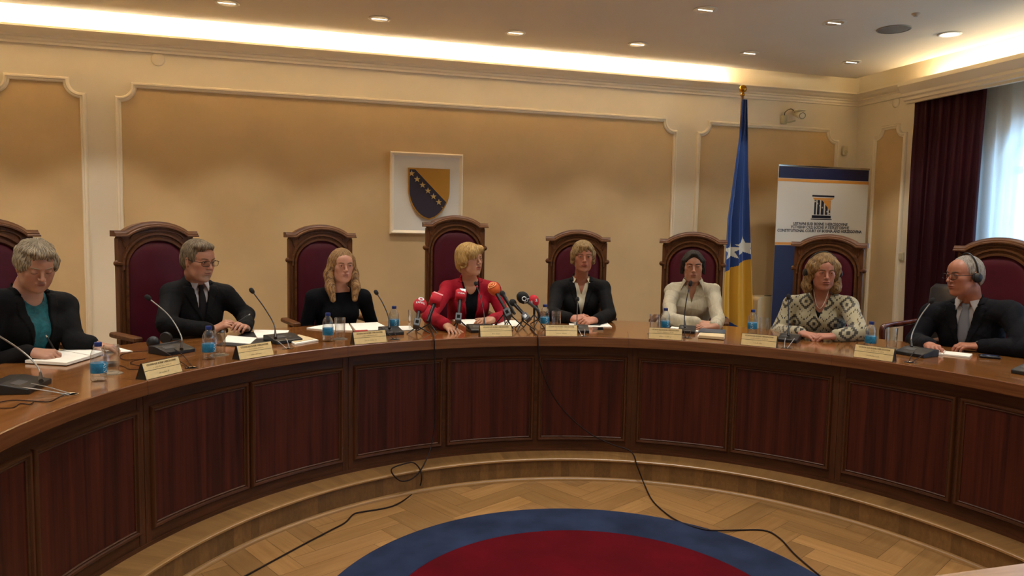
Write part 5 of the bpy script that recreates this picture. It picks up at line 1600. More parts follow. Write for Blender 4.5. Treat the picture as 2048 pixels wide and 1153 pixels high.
def hair_long(H):
    H.ell((0, -.016, .040), (.086, .104, .094), k=0)
    H.cone((0, -.060, .02), (0, -.085, -.19), .070, .060, k=.04)
    for s in (-1, 1):
        H.cone((s * .070, -.005, .045), (s * .090, -.015, -.060), .028, .034, k=.03)
        H.cone((s * .090, -.015, -.060), (s * .092, .030, -.150), .034, .036, k=.03)
        H.cone((s * .092, .030, -.150), (s * .080, .055, -.235), .034, .020, k=.02)
    H.ell((0, .100, -.018), (.060, .072, .106), k=.006, sub=True)
    H.cone((0, .045, -.100), (0, .065, -.28), .056, .058, k=.01, sub=True)
def hair_bob(H):           # blonde bowl with a heavy fringe swept across the right side
    H.ell((0, -.020, .042), (.094, .110, .096), k=0); H.ell((0, -.062, -.020), (.076, .062, .080), k=.03)
    for s in (-1, 1): H.ell((s * .074, -.006, -.005), (.026, .055, .060), k=.02)
    H.ell((0, .105, -.040), (.060, .072, .090), k=.006, sub=True); H.ell((0, .05, -.12), (.12, .11, .07), k=.01, sub=True)
    H.ell((.036, .060, .052), (.050, .045, .050), k=.02); H.ell((-.03, .062, .080), (.045, .040, .034), k=.02)
    for s in (-1, 1): H.ell((s * .094, .018, -.036), (.020, .030, .018), k=.004, sub=True)
def hair_short_fringe(H):
    H.ell((0, -.018, .042), (.089, .106, .095), k=0); H.ell((0, -.060, -.020), (.078, .058, .080), k=.03)
    for s in (-1, 1): H.cone((s * .078, .000, .030), (s * .083, -.012, -.042), .024, .016, k=.02)
    H.ell((0, .102, -.028), (.060, .066, .094), k=.006, sub=True); H.ell((0, .06, -.12), (.12, .11, .07), k=.01, sub=True)
    H.cone((.030, .082, .088), (.058, .066, .034), .017, .011, k=.012); H.cone((0, .088, .085), (.030, .083, .045), .015, .009, k=.012)
    H.cone((-.02, .084, .090), (-.052, .070, .060), .016, .010, k=.012); H.cone((.0, .088, .085), (-.012, .088, .055), .014, .008, k=.012)
def hair_dark(H):
    H.ell((0, -.018, .038), (.083, .102, .091), k=0); H.ell((0, -.060, -.020), (.074, .054, .078), k=.03)
    for s in (-1, 1): H.cone((s * .072, .015, .045), (s * .084, .012, -.046), .022, .012, k=.02)
    H.ell((0, .102, -.026), (.060, .066, .096), k=.006, sub=True); H.ell((0, .06, -.12), (.12, .11, .07), k=.01, sub=True)
    for s in (-1, 1): H.cone((s * .012, .076, .104), (s * .054, .062, .056), .014, .012, k=.02)
def hair_wavy(H):
    H.ell((0, -.018, .044), (.094, .110, .098), k=0); H.cone((0, -.06, .0), (0, -.07, -.12), .075, .066, k=.04)
    for s in (-1, 1):
        H.ell((s * .078, .0, .040), (.034, .060, .050), k=.02)
        H.cone((s * .086, -.015, .0), (s * .096, -.020, -.085), .034, .036, k=.03); H.ell((s * .094, -.012, -.110), (.036, .042, .040), k=.02)
    H.ell((0, .102, -.018), (.060, .072, .108), k=.006, sub=True); H.cone((0, .045, -.105), (0, .06, -.24), .058, .060, k=.01, sub=True)

def pen(c, k, label, col='#1a1a1e', up=(0, .2, 1), ln=.14):
    tips, th_ = c['hn'][k]; t = c['t']; W = Matrix.Translation(t.location) @ Matrix.Rotation(facing(c['P']['th']), 4, 'Z')
    a = (npv(tips[0]) + npv(th_)) / 2; u = npv(up); u /= np.linalg.norm(u)
    o = thing('pen', label, 'pen', W @ Vector(a)); inv = Matrix.Translation(-o.location) @ W
    p = [inv @ Vector(a + u * s) for s in (-.028, -.018, ln - .03)]
    MB().tube(p, [.0012, .0042, .0042], 10).build('barrel', mat('pen_' + col[1:], col, .3), o, smooth=50)
    MB().tube([inv @ Vector(a + u * (ln - .03)), inv @ Vector(a + u * (ln - .018))], [.0044, .0030], 10).build('cap', mat('pen_cap', '#b9b4a8', .25, metal=.8), o, smooth=50)
    return o
def watch(c, k, label):
    e, w_ = c['el'][k], c['wr'][k]; d = Vector((w_ - e) / np.linalg.norm(w_ - e)); W = Matrix.Translation(c['t'].location) @ Matrix.Rotation(facing(c['P']['th']), 4, 'Z')
    ce = W @ Vector(w_); o = thing('wrist_watch', label, 'watch', ce); inv = Matrix.Translation(-ce) @ W; dd = (inv.to_3x3() @ d)
    MB().lathe([(.026, -.010), (.029, -.009), (.029, .009), (.026, .010)], (0, 0, 0), axis=dd, n=22, closed=True).build('strap', mat('watch_strap', '#1a1a1c', .3, metal=.5), o, smooth=40)
    up = Vector((0, 0, 1)); up = (up - dd * up.dot(dd)).normalized()
    MB().lathe([(0, .031), (.016, .031), (.018, .028), (.018, .022)], (0, 0, 0), axis=up, n=20).build('dial', mat('watch_case', '#8d8f94', .2, metal=.9), o, smooth=40)

PEOPLE = [
 dict(n=1, th=-52.6, label='grey curly-haired woman in dark jacket and teal top, looking down and writing', hs=1.0, fat=1.10, skin='#a77a63', neck=.056, girth=1.12, bust=1, armr=1.05,
      head=(71, 533, 3.03), look=(18, -24, -.10), sh=(-38, 590, 148, 596), shR=3.12, eyes='closed',
      armR=(62, 706, .045), elR=(-45, 735), armL=(188, 690, .04), elL=(148, 684, 2.98),
      handR=dict(d=(-.45, .75, -.10), n=(-.35, -.2, -.9), curl=(.75, .9, .6), thumb=(.7, .5, .35), tb=.4),
      handL=dict(curl=(.4, .4, .3), n=(0, 0, -1)),
      hair=hair_curly, hairc=('#4e4334', '#a5967c'), curl=.0035, strand=(.0012, 200), brow='#7d6a55', wear=[]),
 dict(n=2, th=-35.6, label='man in a black suit, dark tie and glasses, holding a pen over papers', hs=1.02, fat=1.0, skin='#a7765e', neck=.055, girth=1.08, armr=1.12,
      head=(397, 523, 3.05), look=(40, -9, 0), sh=(324, 572, 468, 578), shR=3.14, eyes='open', slit=.0046,
      armR=(424, 662, .035), elR=(322, 650), armL=(492, 657, .035), elL=(500, 632),
      handR=dict(d=(-.55, .40, .38), n=(-.6, .1, -.6), curl=(.55, .7, .5), thumb=(.8, .2, .5), tb=.2),
      handL=dict(d=(.5, .45, .25), n=(.6, .1, -.7), curl=(.6, .7, .5), thumb=(.8, .2, .5), tb=.2),
      hair=hair_mens, hairc=('#453a2c', '#83725a'), stubble='#8f8478', brow='#6a5138', wear=[]),
 dict(n=3, earring=pearl, th=-17.3, label='woman with long blonde hair in plain black top, looking to the right', hs=.96, fat=.93, skin='#b58169', neck=.047, girth=.95, bust=1, armr=.95,
      head=(684, 533, 3.05), look=(17, -2, -.03), sh=(612, 584, 741, 584), shR=3.11,
      armR=('lap', .10, .22, .62, 612, 655, 3.15), armL=('lap', -.10, .22, .62, 745, 652, 3.15),
      hair=hair_long, hairc=('#5c4028', '#a27e52'), part=(.01, .03), strand=(.0012, 240), lip='#8d4a44', wear=[]),
 dict(n=4, earring=gold_m, th=.6, label='blonde woman in a red jacket speaking behind press microphones', hs=1.0, fat=1.02, skin='#ae7e61', neck=.050, girth=1.0, bust=1, armr=1.0, talk=1,
      head=(940, 521, 3.05), look=(44, 3, .03), sh=(882, 567, 1000, 570), shR=3.13,
      armR=(893, 652, .036), elR=(850, 634), armL=(985, 640, .036), elL=(1016, 634),
      handR=dict(d=(-.25, .9, -.15), n=(0, 0, -1), curl=(.35, .35, .25), splay=.10), handL=dict(d=(.85, .45, -.05), n=(.25, -.3, -.9), curl=(.45, .55, .4), thumb=(.7, .5, .1)),
      hair=hair_bob, hairc=('#826335', '#c09d60'), part=(-.02, .0), strand=(.0012, 240), lip='#8f3a38', brow='#8a6a48', wear=[]),
 dict(n=5, th=17.0, label='short-haired blonde woman in black jacket with open white collar, hands clasped', hs=.97, fat=.98, skin='#a46b52', neck=.049, girth=.98, bust=1, armr=1.0,
      head=(1166, 515, 3.05), look=(8, -2, 0), sh=(1103, 568, 1220, 566), shR=3.14,
      armR=(1142, 638, .036), elR=(1098, 630), armL=(1192, 641, .036), elL=(1226, 632),
      handR=dict(d=(-.85, .35, .12), n=(.1, -.6, -.7), curl=(.5, .5, .4), thumb=(.7, .2, .7)), handL=dict(d=(.85, .45, .0), n=(-.1, -.6, -.7), curl=(.6, .6, .4), thumb=(.7, .2, .7)),
      hair=hair_short_fringe, hairc=('#665031', '#a3875a'), part=(.0, .02), strand=(.0012, 240), lip='#8d4038', wear=[]),
 dict(n=6, th=32.0, label='dark-haired woman in an open-necked white shirt, forearms crossed on the bench', hs=.96, fat=1.0, skin='#a17157', neck=.049, girth=.96, bust=1, armr=1.02,
      head=(1386, 534, 3.04), look=(4, -4, -.04), sh=(1330, 572, 1441, 572), shR=3.13,
      armR=(1398, 647, .036), elR=(1328, 640), armL=(1431, 654, .03), elL=(1444, 640),
      handR=dict(d=(-.95, .15, .0), n=(.1, -.3, -.9), curl=(.15, .25, .2), thumb=(.8, .3, .4)), handL=dict(d=(.9, .25, 0), n=(.0, -.3, -.9), curl=(.3, .3, .2)),
      hair=hair_dark, hairc=('#140f0b', '#33271c'), part=(.0, .03), strand=(.0012, 220), lip='#7d4038', brow='#2e2016', slit=.0044, wear=[]),
 dict(n=7, earring=pearl, th=48.7, label='woman in cream jacket with dark diamond pattern, wavy hair, listening on headphones', hs=1.0, fat=1.0, skin='#a16a54', neck=.051, girth=1.06, bust=1, armr=1.08,
      head=(1646, 546, 3.04), look=(16, -5, .04), sh=(1568, 598, 1716, 600), shR=3.12, slit=.0042,
      armR=(1601, 667, .036), elR=(1548, 664), armL=(1670, 673, .036), elL=(1730, 668),
      handR=dict(d=(-.85, .40, -.05), n=(.0, -.25, -.95), curl=(.35, .45, .35), thumb=(.8, .4, .2)), handL=dict(d=(.85, .45, -.03), n=(.0, -.25, -.95), curl=(.4, .45, .35), thumb=(.8, .4, .2)),
      hair=hair_wavy, hairc=('#573f25', '#96774a'), curl=.003, strand=(.0012, 220), lip='#8f463c', wear=[]),
 dict(n=8, th=65.5, label='grey-haired man in dark suit, glasses and headphones, looking to the left', hs=1.02, fat=1.04, skin='#a06850', neck=.060, girth=1.14, armr=1.14,
      head=(1929, 553, 3.02), look=(-50, -4, 0), sh=(1846, 615, 2046, 612), shR=3.10,
      armR=(1857, 691, .036), elR=(1822, 684), armL=(1958, 693, .036), elL=(2060, 700),
      handR=dict(d=(-.55, .75, .02), n=(.0, -.25, -.95), curl=(.55, .6, .4), thumb=(.8, .4, .2)), handL=dict(d=(.75, .60, 0), n=(.0, -.2, -.95), curl=(.5, .6, .4), thumb=(.8, .4, .2)),
      hair=hair_bald, hairc=('#6c6358', '#a8a096'), brow='#4a3a2e', wear=[]),
]
PP = {p['n']: p for p in PEOPLE}
PP[1]['wear'] = [top(teal, off=.004, neck='scoop', half=.070, zv=-.085, nh=.066), jacket(black_suit, half=.075, zt=.03, zv=-.42, lw=.045, off=.014, apexw=.02)]
PP[2]['wear'] = [top(white_shirt, neck='v', half=.03, zt=.01, zv=-.03, nh=.058), collar(white_shirt, opened=.25, pt=.062), tie(dark_tie), jacket(black_suit, fold=.0035, half=.062, zt=.02, zv=-.27, lw=.058, off=.014, shoulder=.012, button=(-.33,)), cuffs(white_shirt), glasses(dark_frame, thick=.0015)]
PP[3]['wear'] = [top(black_knit, off=.010, neck='round', nh=.072, nz=-.030, arms=True, name='black_top', fold=.0018, sl=(.044, .037, .031), tilt=.30)]
PP[4]['wear'] = [top(black_knit, neck='scoop', half=.058, zv=-.115), jacket(red_wool, half=.070, zt=.03, zv=-.40, lw=.052, off=.013, shoulder=.010, apexw=.02)]
PP[5]['wear'] = [top(cream_blouse, neck='v', half=.045, zt=.02, zv=-.13, nh=.060), collar(cream_blouse, opened=.7, pt=.060, wing=.028), jacket(black_suit, half=.066, zt=.03, zv=-.30, lw=.046, off=.014)]
PP[6]['wear'] = [top(linen, off=.008, h=.004, neck='v', half=.040, zt=.02, zv=-.17, nh=.062, arms=True, name='white_shirt', fold=.0050, sl=(.044, .040, .033)), collar(linen, opened=.75, pt=.075, h=.034, rx=.064, wing=.034)]
PP[7]['wear'] = [top(black_knit, neck='scoop', half=.05, zv=-.13, nh=.066), jacket(ikat_m, half=.070, zt=.03, zv=-.185, lw=0, lift=0, off=.014, fold=.002, nh=.070, name='patterned_jacket'), necklace(pearl, r=.0022, drop=-.10)]
PP[8]['wear'] = [top(white_shirt, neck='v', half=.03, zt=.01, zv=-.03, nh=.064), collar(white_shirt, opened=.3, pt=.065, rx=.066, ry=.068), tie(grey_vest, w=.045), jacket(navy_suit, fold=.0035, half=.066, zt=.02, zv=-.36, lw=.058, off=.016, shoulder=.012), cuffs(white_shirt, which='R'), glasses(steel_frame, thick=.0016)]
CTX = {}
for p in PEOPLE:
    CTX[p['n']] = person(p)
if 7 in CTX: headset('black headphones worn by the woman in the patterned jacket', over=.018, r=.112, cup=.030)(CTX[7])
if 8 in CTX: headset('black headphones worn by the man in the dark suit', over=.010)(CTX[8])
if 8 in CTX: watch(CTX[8], 'L', 'dark wrist watch on the arm of the man in headphones')
if 1 in CTX: pen(CTX[1], 'R', 'dark pen in the hand of the grey-haired woman, writing', up=(.25, -.45, 1))
if 2 in CTX: pen(CTX[2], 'R', 'black pen held by the man in the black suit', up=(-.6, .1, .35))
# pearl earrings worn by three of the women
# ================================================================== things on the bench
def thin_glass(name, f=.10, tint=(.96, .97, .97)):
    m = bpy.data.materials.new(name); m.use_nodes = True; nt = m.node_tree; nt.nodes.clear()
    o = nt.nodes.new('ShaderNodeOutputMaterial'); mx = nt.nodes.new('ShaderNodeMixShader'); t = nt.nodes.new('ShaderNodeBsdfTransparent'); g = nt.nodes.new('ShaderNodeBsdfGlossy'); lw = nt.nodes.new('ShaderNodeLayerWeight'); mr = nt.nodes.new('ShaderNodeMapRange')
    t.inputs[0].default_value = (*tint, 1); g.inputs['Roughness'].default_value = .03; lw.inputs[0].default_value = .35; mr.inputs[3].default_value = f * .4; mr.inputs[4].default_value = .75
    nt.links.new(lw.outputs['Facing'], mr.inputs[0]); nt.links.new(mr.outputs[0], mx.inputs[0]); nt.links.new(t.outputs[0], mx.inputs[1]); nt.links.new(g.outputs[0], mx.inputs[2]); nt.links.new(mx.outputs[0], o.inputs[0])
    return m
glassm = thin_glass('tumbler_glass')
clear = thin_glass('clear_bottle', .22, (.95, .975, .99))
cap_m = mat('bottle_cap_blue', '#122a68', .35); lab_m = mat('bottle_label', '#146a90', .4, noise=(55, .35)); inkw = mat('printed_white', '#e8eef0', .4)
def bottle():
    t = thing('water_bottle', 'x', 'bottle')
    MB().lathe([(0, 0), (.024, 0), (.030, .004), (.0315, .012), (.0300, .020), (.0312, .028), (.0312, .088), (.0300, .094), (.0312, .102), (.0300, .118), (.022, .138), (.0135, .148), (.0125, .158), (0, .158)], n=28).build('body', clear, t, smooth=50)
    MB().lathe([(.0142, .150), (.0148, .151), (.0148, .166), (.0138, .168), (0, .168)], n=24).build('cap', cap_m, t, smooth=40)
    lb = MB().lathe([(.0317, .038), (.0319, .0385), (.0319, .0795), (.0317, .080)], n=32).build('label', lab_m, t, smooth=60)
    e = MB()
    for a0 in (-PI / 2, PI / 2):
        def wr(v, a0=a0):       # letters run up the side
            a = a0 + v.y / .0322; return Vector((.0322 * math.cos(a), .0322 * math.sin(a), .059 + v.x))
        add_text(e, 'VIVA', .021, None, wrap=wr, bold=.0006)
    e.build('lettering', inkw, lb)
    return t
def tumbler():
    t = thing('drinking_glass', 'x', 'glass')
    MB().lathe([(0, 0), (.027, 0), (.0285, .002), (.0325, .125), (.0322, .1265), (.0312, .125), (.0272, .010), (0, .008)], n=32).build('tumbler', glassm, t, smooth=50)
    return t
silver = mat('coaster_silver', '#b9b2a3', .28, metal=.9, noise=(300, .5))
def coaster():
    t = thing('coaster', 'x', 'coaster')
    MB().lathe([(0, .001), (.036, .001), (.042, .003), (.046, .002), (.046, 0), (0, 0)], n=36).build('plate', silver, t, smooth=40)
    return t
who = {1: 'the grey-haired woman writing', 2: 'the man in the black suit', 3: 'the long-haired woman', 4: 'the woman in the red jacket', 5: 'the woman in the black jacket with white collar',
       6: 'the woman in the white shirt', 7: 'the woman in the patterned jacket', 8: 'the man in headphones'}
BOT = [(198, 766, 'water bottle nearest the left edge, in front of the grey-haired woman'), (418, 722, 'water bottle in front of the suited man holding a pen'), (656, 686, 'water bottle beside the glass in front of the long-haired woman'),
       (788, 667, 'water bottle behind the gooseneck microphone, left of the red press microphones'), (1089, 661, 'water bottle right of the press microphones, behind a name plate'), (1330, 669, 'water bottle left of the paper of the woman in white shirt'),
       (1504, 672, 'water bottle in front of the yellow flag'), (1740, 702, 'water bottle between patterned jacket and man in headphones')]
pb = bottle()
for i, (x, y, l) in enumerate(BOT):
    o = pb if i == 0 else dup(pb); p = atz(x, y - 3, ZT); o.location = p; o.rotation_euler = (0, 0, facing(theta(p)) + .3 * (i % 3)); o['label'] = l; o['group'] = 'water bottles on the bench'
GL = [(224, 750, 'empty glass on a silver coaster beside the leftmost bottle'), (439, 713, 'empty glass next to the bottle of the suited man'), (680, 681, 'tall empty glass in front of the long-haired woman'),
      (826, 661, 'glass left of the oval red press microphone'), (1112, 663, 'glass right of the bottle in front of the woman in black jacket'), (1308, 670, 'glass left of the bottle in front of the woman in white shirt'),
      (1527, 677, 'glass between the flag and the patterned jacket'), (1782, 701, 'glass in front of the office armchair, left of the man in headphones')]
pg = tumbler(); pcs = coaster()
for i, (x, y, l) in enumerate(GL):
    p = atz(x, y - 2, ZT)
    o = pg if i == 0 else dup(pg); o.location = (p.x, p.y, ZT + .0035); o['label'] = l; o['group'] = 'drinking glasses on the bench'
    c = pcs if i == 0 else dup(pcs); c.location = (p.x, p.y, ZT); c['label'] = 'silver coaster under the ' + l.replace('empty ', '').replace('tall ', ''); c['group'] = 'coasters under the glasses'
    c['label'] = ' '.join(c['label'].split()[:16])

# name plates: brass on a black wedge
brass = mat('engraved_brass', '#dcc590', .28, metal=.30, noise=(40, .06)); wedge = mat('plate_wedge_black', '#15110f', .35); ink = mat('engraving_dark', '#5e471f', .5)
PL = [(-55.4, 'xxxx xxxxx', 'brass name plate nearest the left edge, in front of a conference microphone'), (-40.7, 'xxxxxxx xxxxx', 'brass name plate in front of the suited man with a pen'),
      (-21.5, 'xxxxxxxx xxxxx', 'brass name plate in front of the long-haired woman'), (.45, 'xxxxxx xx xxxxx', 'brass name plate before the woman in red jacket'),
      (11.9, 'xxxxx xxxxxxx', 'brass name plate right of the press microphones'), (29.7, 'xxxxxx xxxxxx', 'brass name plate in front of the woman in white shirt'),
      (44.9, 'xxxxx xxxxxxxxx', 'brass name plate left of the woman in patterned jacket'), (62.1, 'xxxx xxxxxx', 'brass name plate in front of the man in headphones')]
def scribble(e, M, width, h, seed, gap=True):
    """rows of small engraved strokes, too small in the photo to read"""
    r = random.Random(seed); x = -width / 2
    while x < width / 2:
        w_ = r.uniform(.0016, .0028); hh = h * r.choice((.6, .6, 1.0))
        e.add([M @ Vector(q) for q in ((x, -h / 2, .0002), (x + w_ * .5, -h / 2, .0002), (x + w_ * .7, -h / 2 + hh, .0002), (x + w_ * .2, -h / 2 + hh, .0002))], [(0, 1, 2, 3)])
        x += w_ + (r.uniform(.003, .005) if r.random() < .14 else .0009)
for i, (th, nm, l) in enumerate(PL):
    t = thing('name_plate', l, 'name plate', polar(2.142, th, ZT), facing(th), group='name plates along the bench edge')
    W_ = .104; H_ = .070; dpt = .030
    prof = [(-dpt, 0), (dpt, 0), (.006, H_), (-.001, H_)]
    mb = MB(); vs = [(x, y, z) for x in (-W_, W_) for y, z in prof]; mb.add(vs, [(0, 1, 2, 3), (4, 5, 6, 7)] + [(j, (j + 1) % 4, 4 + (j + 1) % 4, 4 + j) for j in range(4)]); mb.build('wedge', wedge, t)
    n = Vector((0, H_, dpt - .006)).normalized(); up = Vector((0, -(dpt - .006), H_)).normalized()
    c = Vector((0, (dpt + .006) / 2, H_ / 2)) + n * .0005
    M = Matrix(((-1, up.x, n.x, c.x), (0, up.y, n.y, c.y), (0, up.z, n.z, c.z), (0, 0, 0, 1)))
    for (z0, z1, nme) in ((.001, .0355, 'upper_plate'), (-.0355, -.001, 'lower_plate')):
        q = MB(); q.box((0, 0, 0), (W_ - .002, (z1 - z0) / 2, .0008), bev=.0004)
        q.v = [tuple(M @ Vector((v[0], v[1] + (z0 + z1) / 2, v[2]))) for v in q.v]; pl = q.build(nme, brass, t)
        e = MB()
        if nme == 'upper_plate':
            add_text(e, 'USTAVNI SUD BOSNE I HERCEGOVINE', .0125, M @ Matrix.Translation((0, .0245, .0012)), bold=0, fit=.165)
            scribble(e, M @ Matrix.Translation((0, .0105, .0013)), .10, .006, i)
        else: scribble(e, M @ Matrix.Translation((0, -.018, .0013)), .055 + .01 * (i % 3), .0075, 50 + i)
        e.build('engraving', ink, pl)

# conference microphones
cblk = mat('conference_unit_black', '#121214', .4); foam_b = mat('foam_black', '#141313', .95, bump=(700, .6, .002)); cab = mat('cable_black', '#1c0d0a', .55, spec=.25); cgrey = mat('cable_grey', '#8d8a86', .4); redr = mat('mic_ring_red', '#b33a4a', .4)
steel_d = mat('gooseneck_steel', '#2a282a', .3, metal=.6); steel_l = mat('gooseneck_light', '#8c8a86', .3, metal=.7)
def conf_mic(label, base, stem, head, Rh, w=.085, dp=.075, light=False, ring=False, yaw=0.0, grom=None):
    bp = atz(base[0], base[1], ZT); th = theta(bp)
    t = thing('conference_microphone', label, 'microphone', (bp.x, bp.y, ZT), facing(th) + yaw, group='conference microphones on the bench')
    Wi = (Matrix.Translation(t.location) @ Matrix.Rotation(facing(th) + yaw, 4, 'Z')).inverted()
    mb = MB(); vs = [(x, y, z) for x in (-w, w) for y, z in ((-dp, 0), (dp, 0), (dp, .020), (-dp * .3, .042), (-dp, .040))]
    n = 5; mb.add(vs, [tuple(range(n)), tuple(range(n, 2 * n))] + [(j, (j + 1) % n, n + (j + 1) % n, n + j) for j in range(n)])
    b = mb.build('base', cblk, t); bv = b.modifiers.new('edge', 'BEVEL'); bv.width = .004; bv.segments = 2
    e = MB(); 
    for k in range(6): e.box((-w * .5 + k * .008, .0, .034 - .0), (.003, .003, .0015))
    MB().box((w * .35, dp * .2, .033), (w * .35, .018, .002), R=Matrix.Rotation(-.24, 3, 'X')).build('keypad', mat('keypad_grey', '#3a3a3e', .4), b)
    s0 = Wi @ atz(stem[0][0], stem[0][1], ZT + .04)
    pts = [s0]; R0 = math.hypot(atz(stem[0][0], stem[0][1], ZT + .04).x - CX, atz(stem[0][0], stem[0][1], ZT + .04).y - CY)
    allp = list(stem[1:]) + [head]
    for j, (x, y) in enumerate(allp):
        f = (j + 1) / len(allp); pts.append(Wi @ atr(x, y, R0 + (Rh - R0) * f))
    sp = smooth_path(pts, 8); k = max(2, int(len(sp) * .22))
    MB().tube(sp[:k + 1], [.0095 - .005 * i / k for i in range(k + 1)], 10).build('stem_socket', cblk, t, smooth=60)
    MB().tube(sp[k:], .0036, 8).build('gooseneck', steel_l if light else steel_d, t, smooth=60)
    d = (sp[-1] - sp[-4]).normalized()
    MB().lathe([(0, -.008), (.008, -.006), (.0125, .004), (.0140, .016), (.0115, .028), (.005, .034), (0, .035)], sp[-1], axis=d, n=18).build('foam_head', foam_b, t, smooth=60)
    if ring: MB().lathe([(.0055, -.018), (.008, -.017), (.008, -.010), (.0055, -.009)], sp[-1], axis=d, n=16, closed=True).build('light_ring', redr, t, smooth=60)
    if grom:
        g = atz(grom[0], grom[1], ZT); gl = Wi @ g
        gt = thing('cable_grommet', 'silver cable grommet in the bench top near the ' + ' '.join(label.split()[-5:]), 'grommet', g, group='cable grommets')
        MB().lathe([(.020, .0005), (.030, .0005), (.031, .003), (.024, .004), (.020, .002)], n=26, closed=True).build('ring', chrome, gt, smooth=40)
        MB().lathe([(0, .0008), (.021, .0008)], n=20).build('hole', mat('grommet_dark', '#1a0f0a', .6), gt)
        for s_ in (-1, 1):
            a = Vector((s_ * w * .45, -dp, .022)); m_ = (a + gl) / 2 + Vector((s_ * .01, 0, .012))
            MB().tube(smooth_path([a, a + Vector((0, -.01, .004)), m_, gl + Vector((s_ * .008, 0, .002))], 6), .0022, 6).build('cable', cgrey if i_g[0] % 2 else cab, t, smooth=60)
        i_g[0] += 1
i_g = [1]
conf_mic('large conference microphone unit at the lower left, gooseneck leaving the frame', (38, 779), [(82, 763), (76, 735), (40, 700)], (-30, 655), 2.62, w=.105, dp=.08, light=True, yaw=.35, grom=(140, 790))
conf_mic('conference microphone behind the leftmost name plate, gooseneck across the suited man', (344, 706), [(363, 699), (362, 672), (338, 632)], (300, 599), 2.75, light=True, grom=(383, 737))
conf_mic('gooseneck conference microphone between suited man and long-haired woman', (566, 684), [(551, 677), (548, 650), (530, 618)], (506, 585), 2.70, grom=(576, 698))
conf_mic('gooseneck conference microphone right of the long-haired woman', (782, 668), [(779, 657), (776, 632), (765, 606)], (754, 588), 2.60, w=.06, grom=(790, 680))
conf_mic('conference microphone with pink ring in front of the red jacket', (962, 663), [(968, 652), (968, 628), (962, 598)], (953, 571), 2.62, w=.085, ring=True)
conf_mic('upright conference microphone in front of the black jacket and white collar', (1163, 664), [(1154, 654), (1154, 636), (1155, 615)], (1155, 601), 2.50, w=.045, grom=(1166, 673))
conf_mic('conference microphone in front of the white shirt', (1374, 665), [(1370, 655), (1369, 632), (1373, 600)], (1380, 571), 2.60, w=.055, grom=(1374, 677))
conf_mic('conference microphone beside the left hand of the patterned jacket', (1578, 683), [(1577, 672), (1577, 645), (1577, 620)], (1577, 598), 2.55, w=.06, grom=(1572, 697))
conf_mic('conference microphone left of the man in headphones', (1833, 711), [(1823, 694), (1824, 670), (1840, 635)], (1861, 606), 2.66, w=.085, light=True, yaw=-.2, grom=(1820, 726))
conf_mic('conference microphone cut off by the right edge of the photo', (2068, 750), [(2075, 738), (2080, 700), (2090, 670)], (2100, 650), 2.5, w=.07)

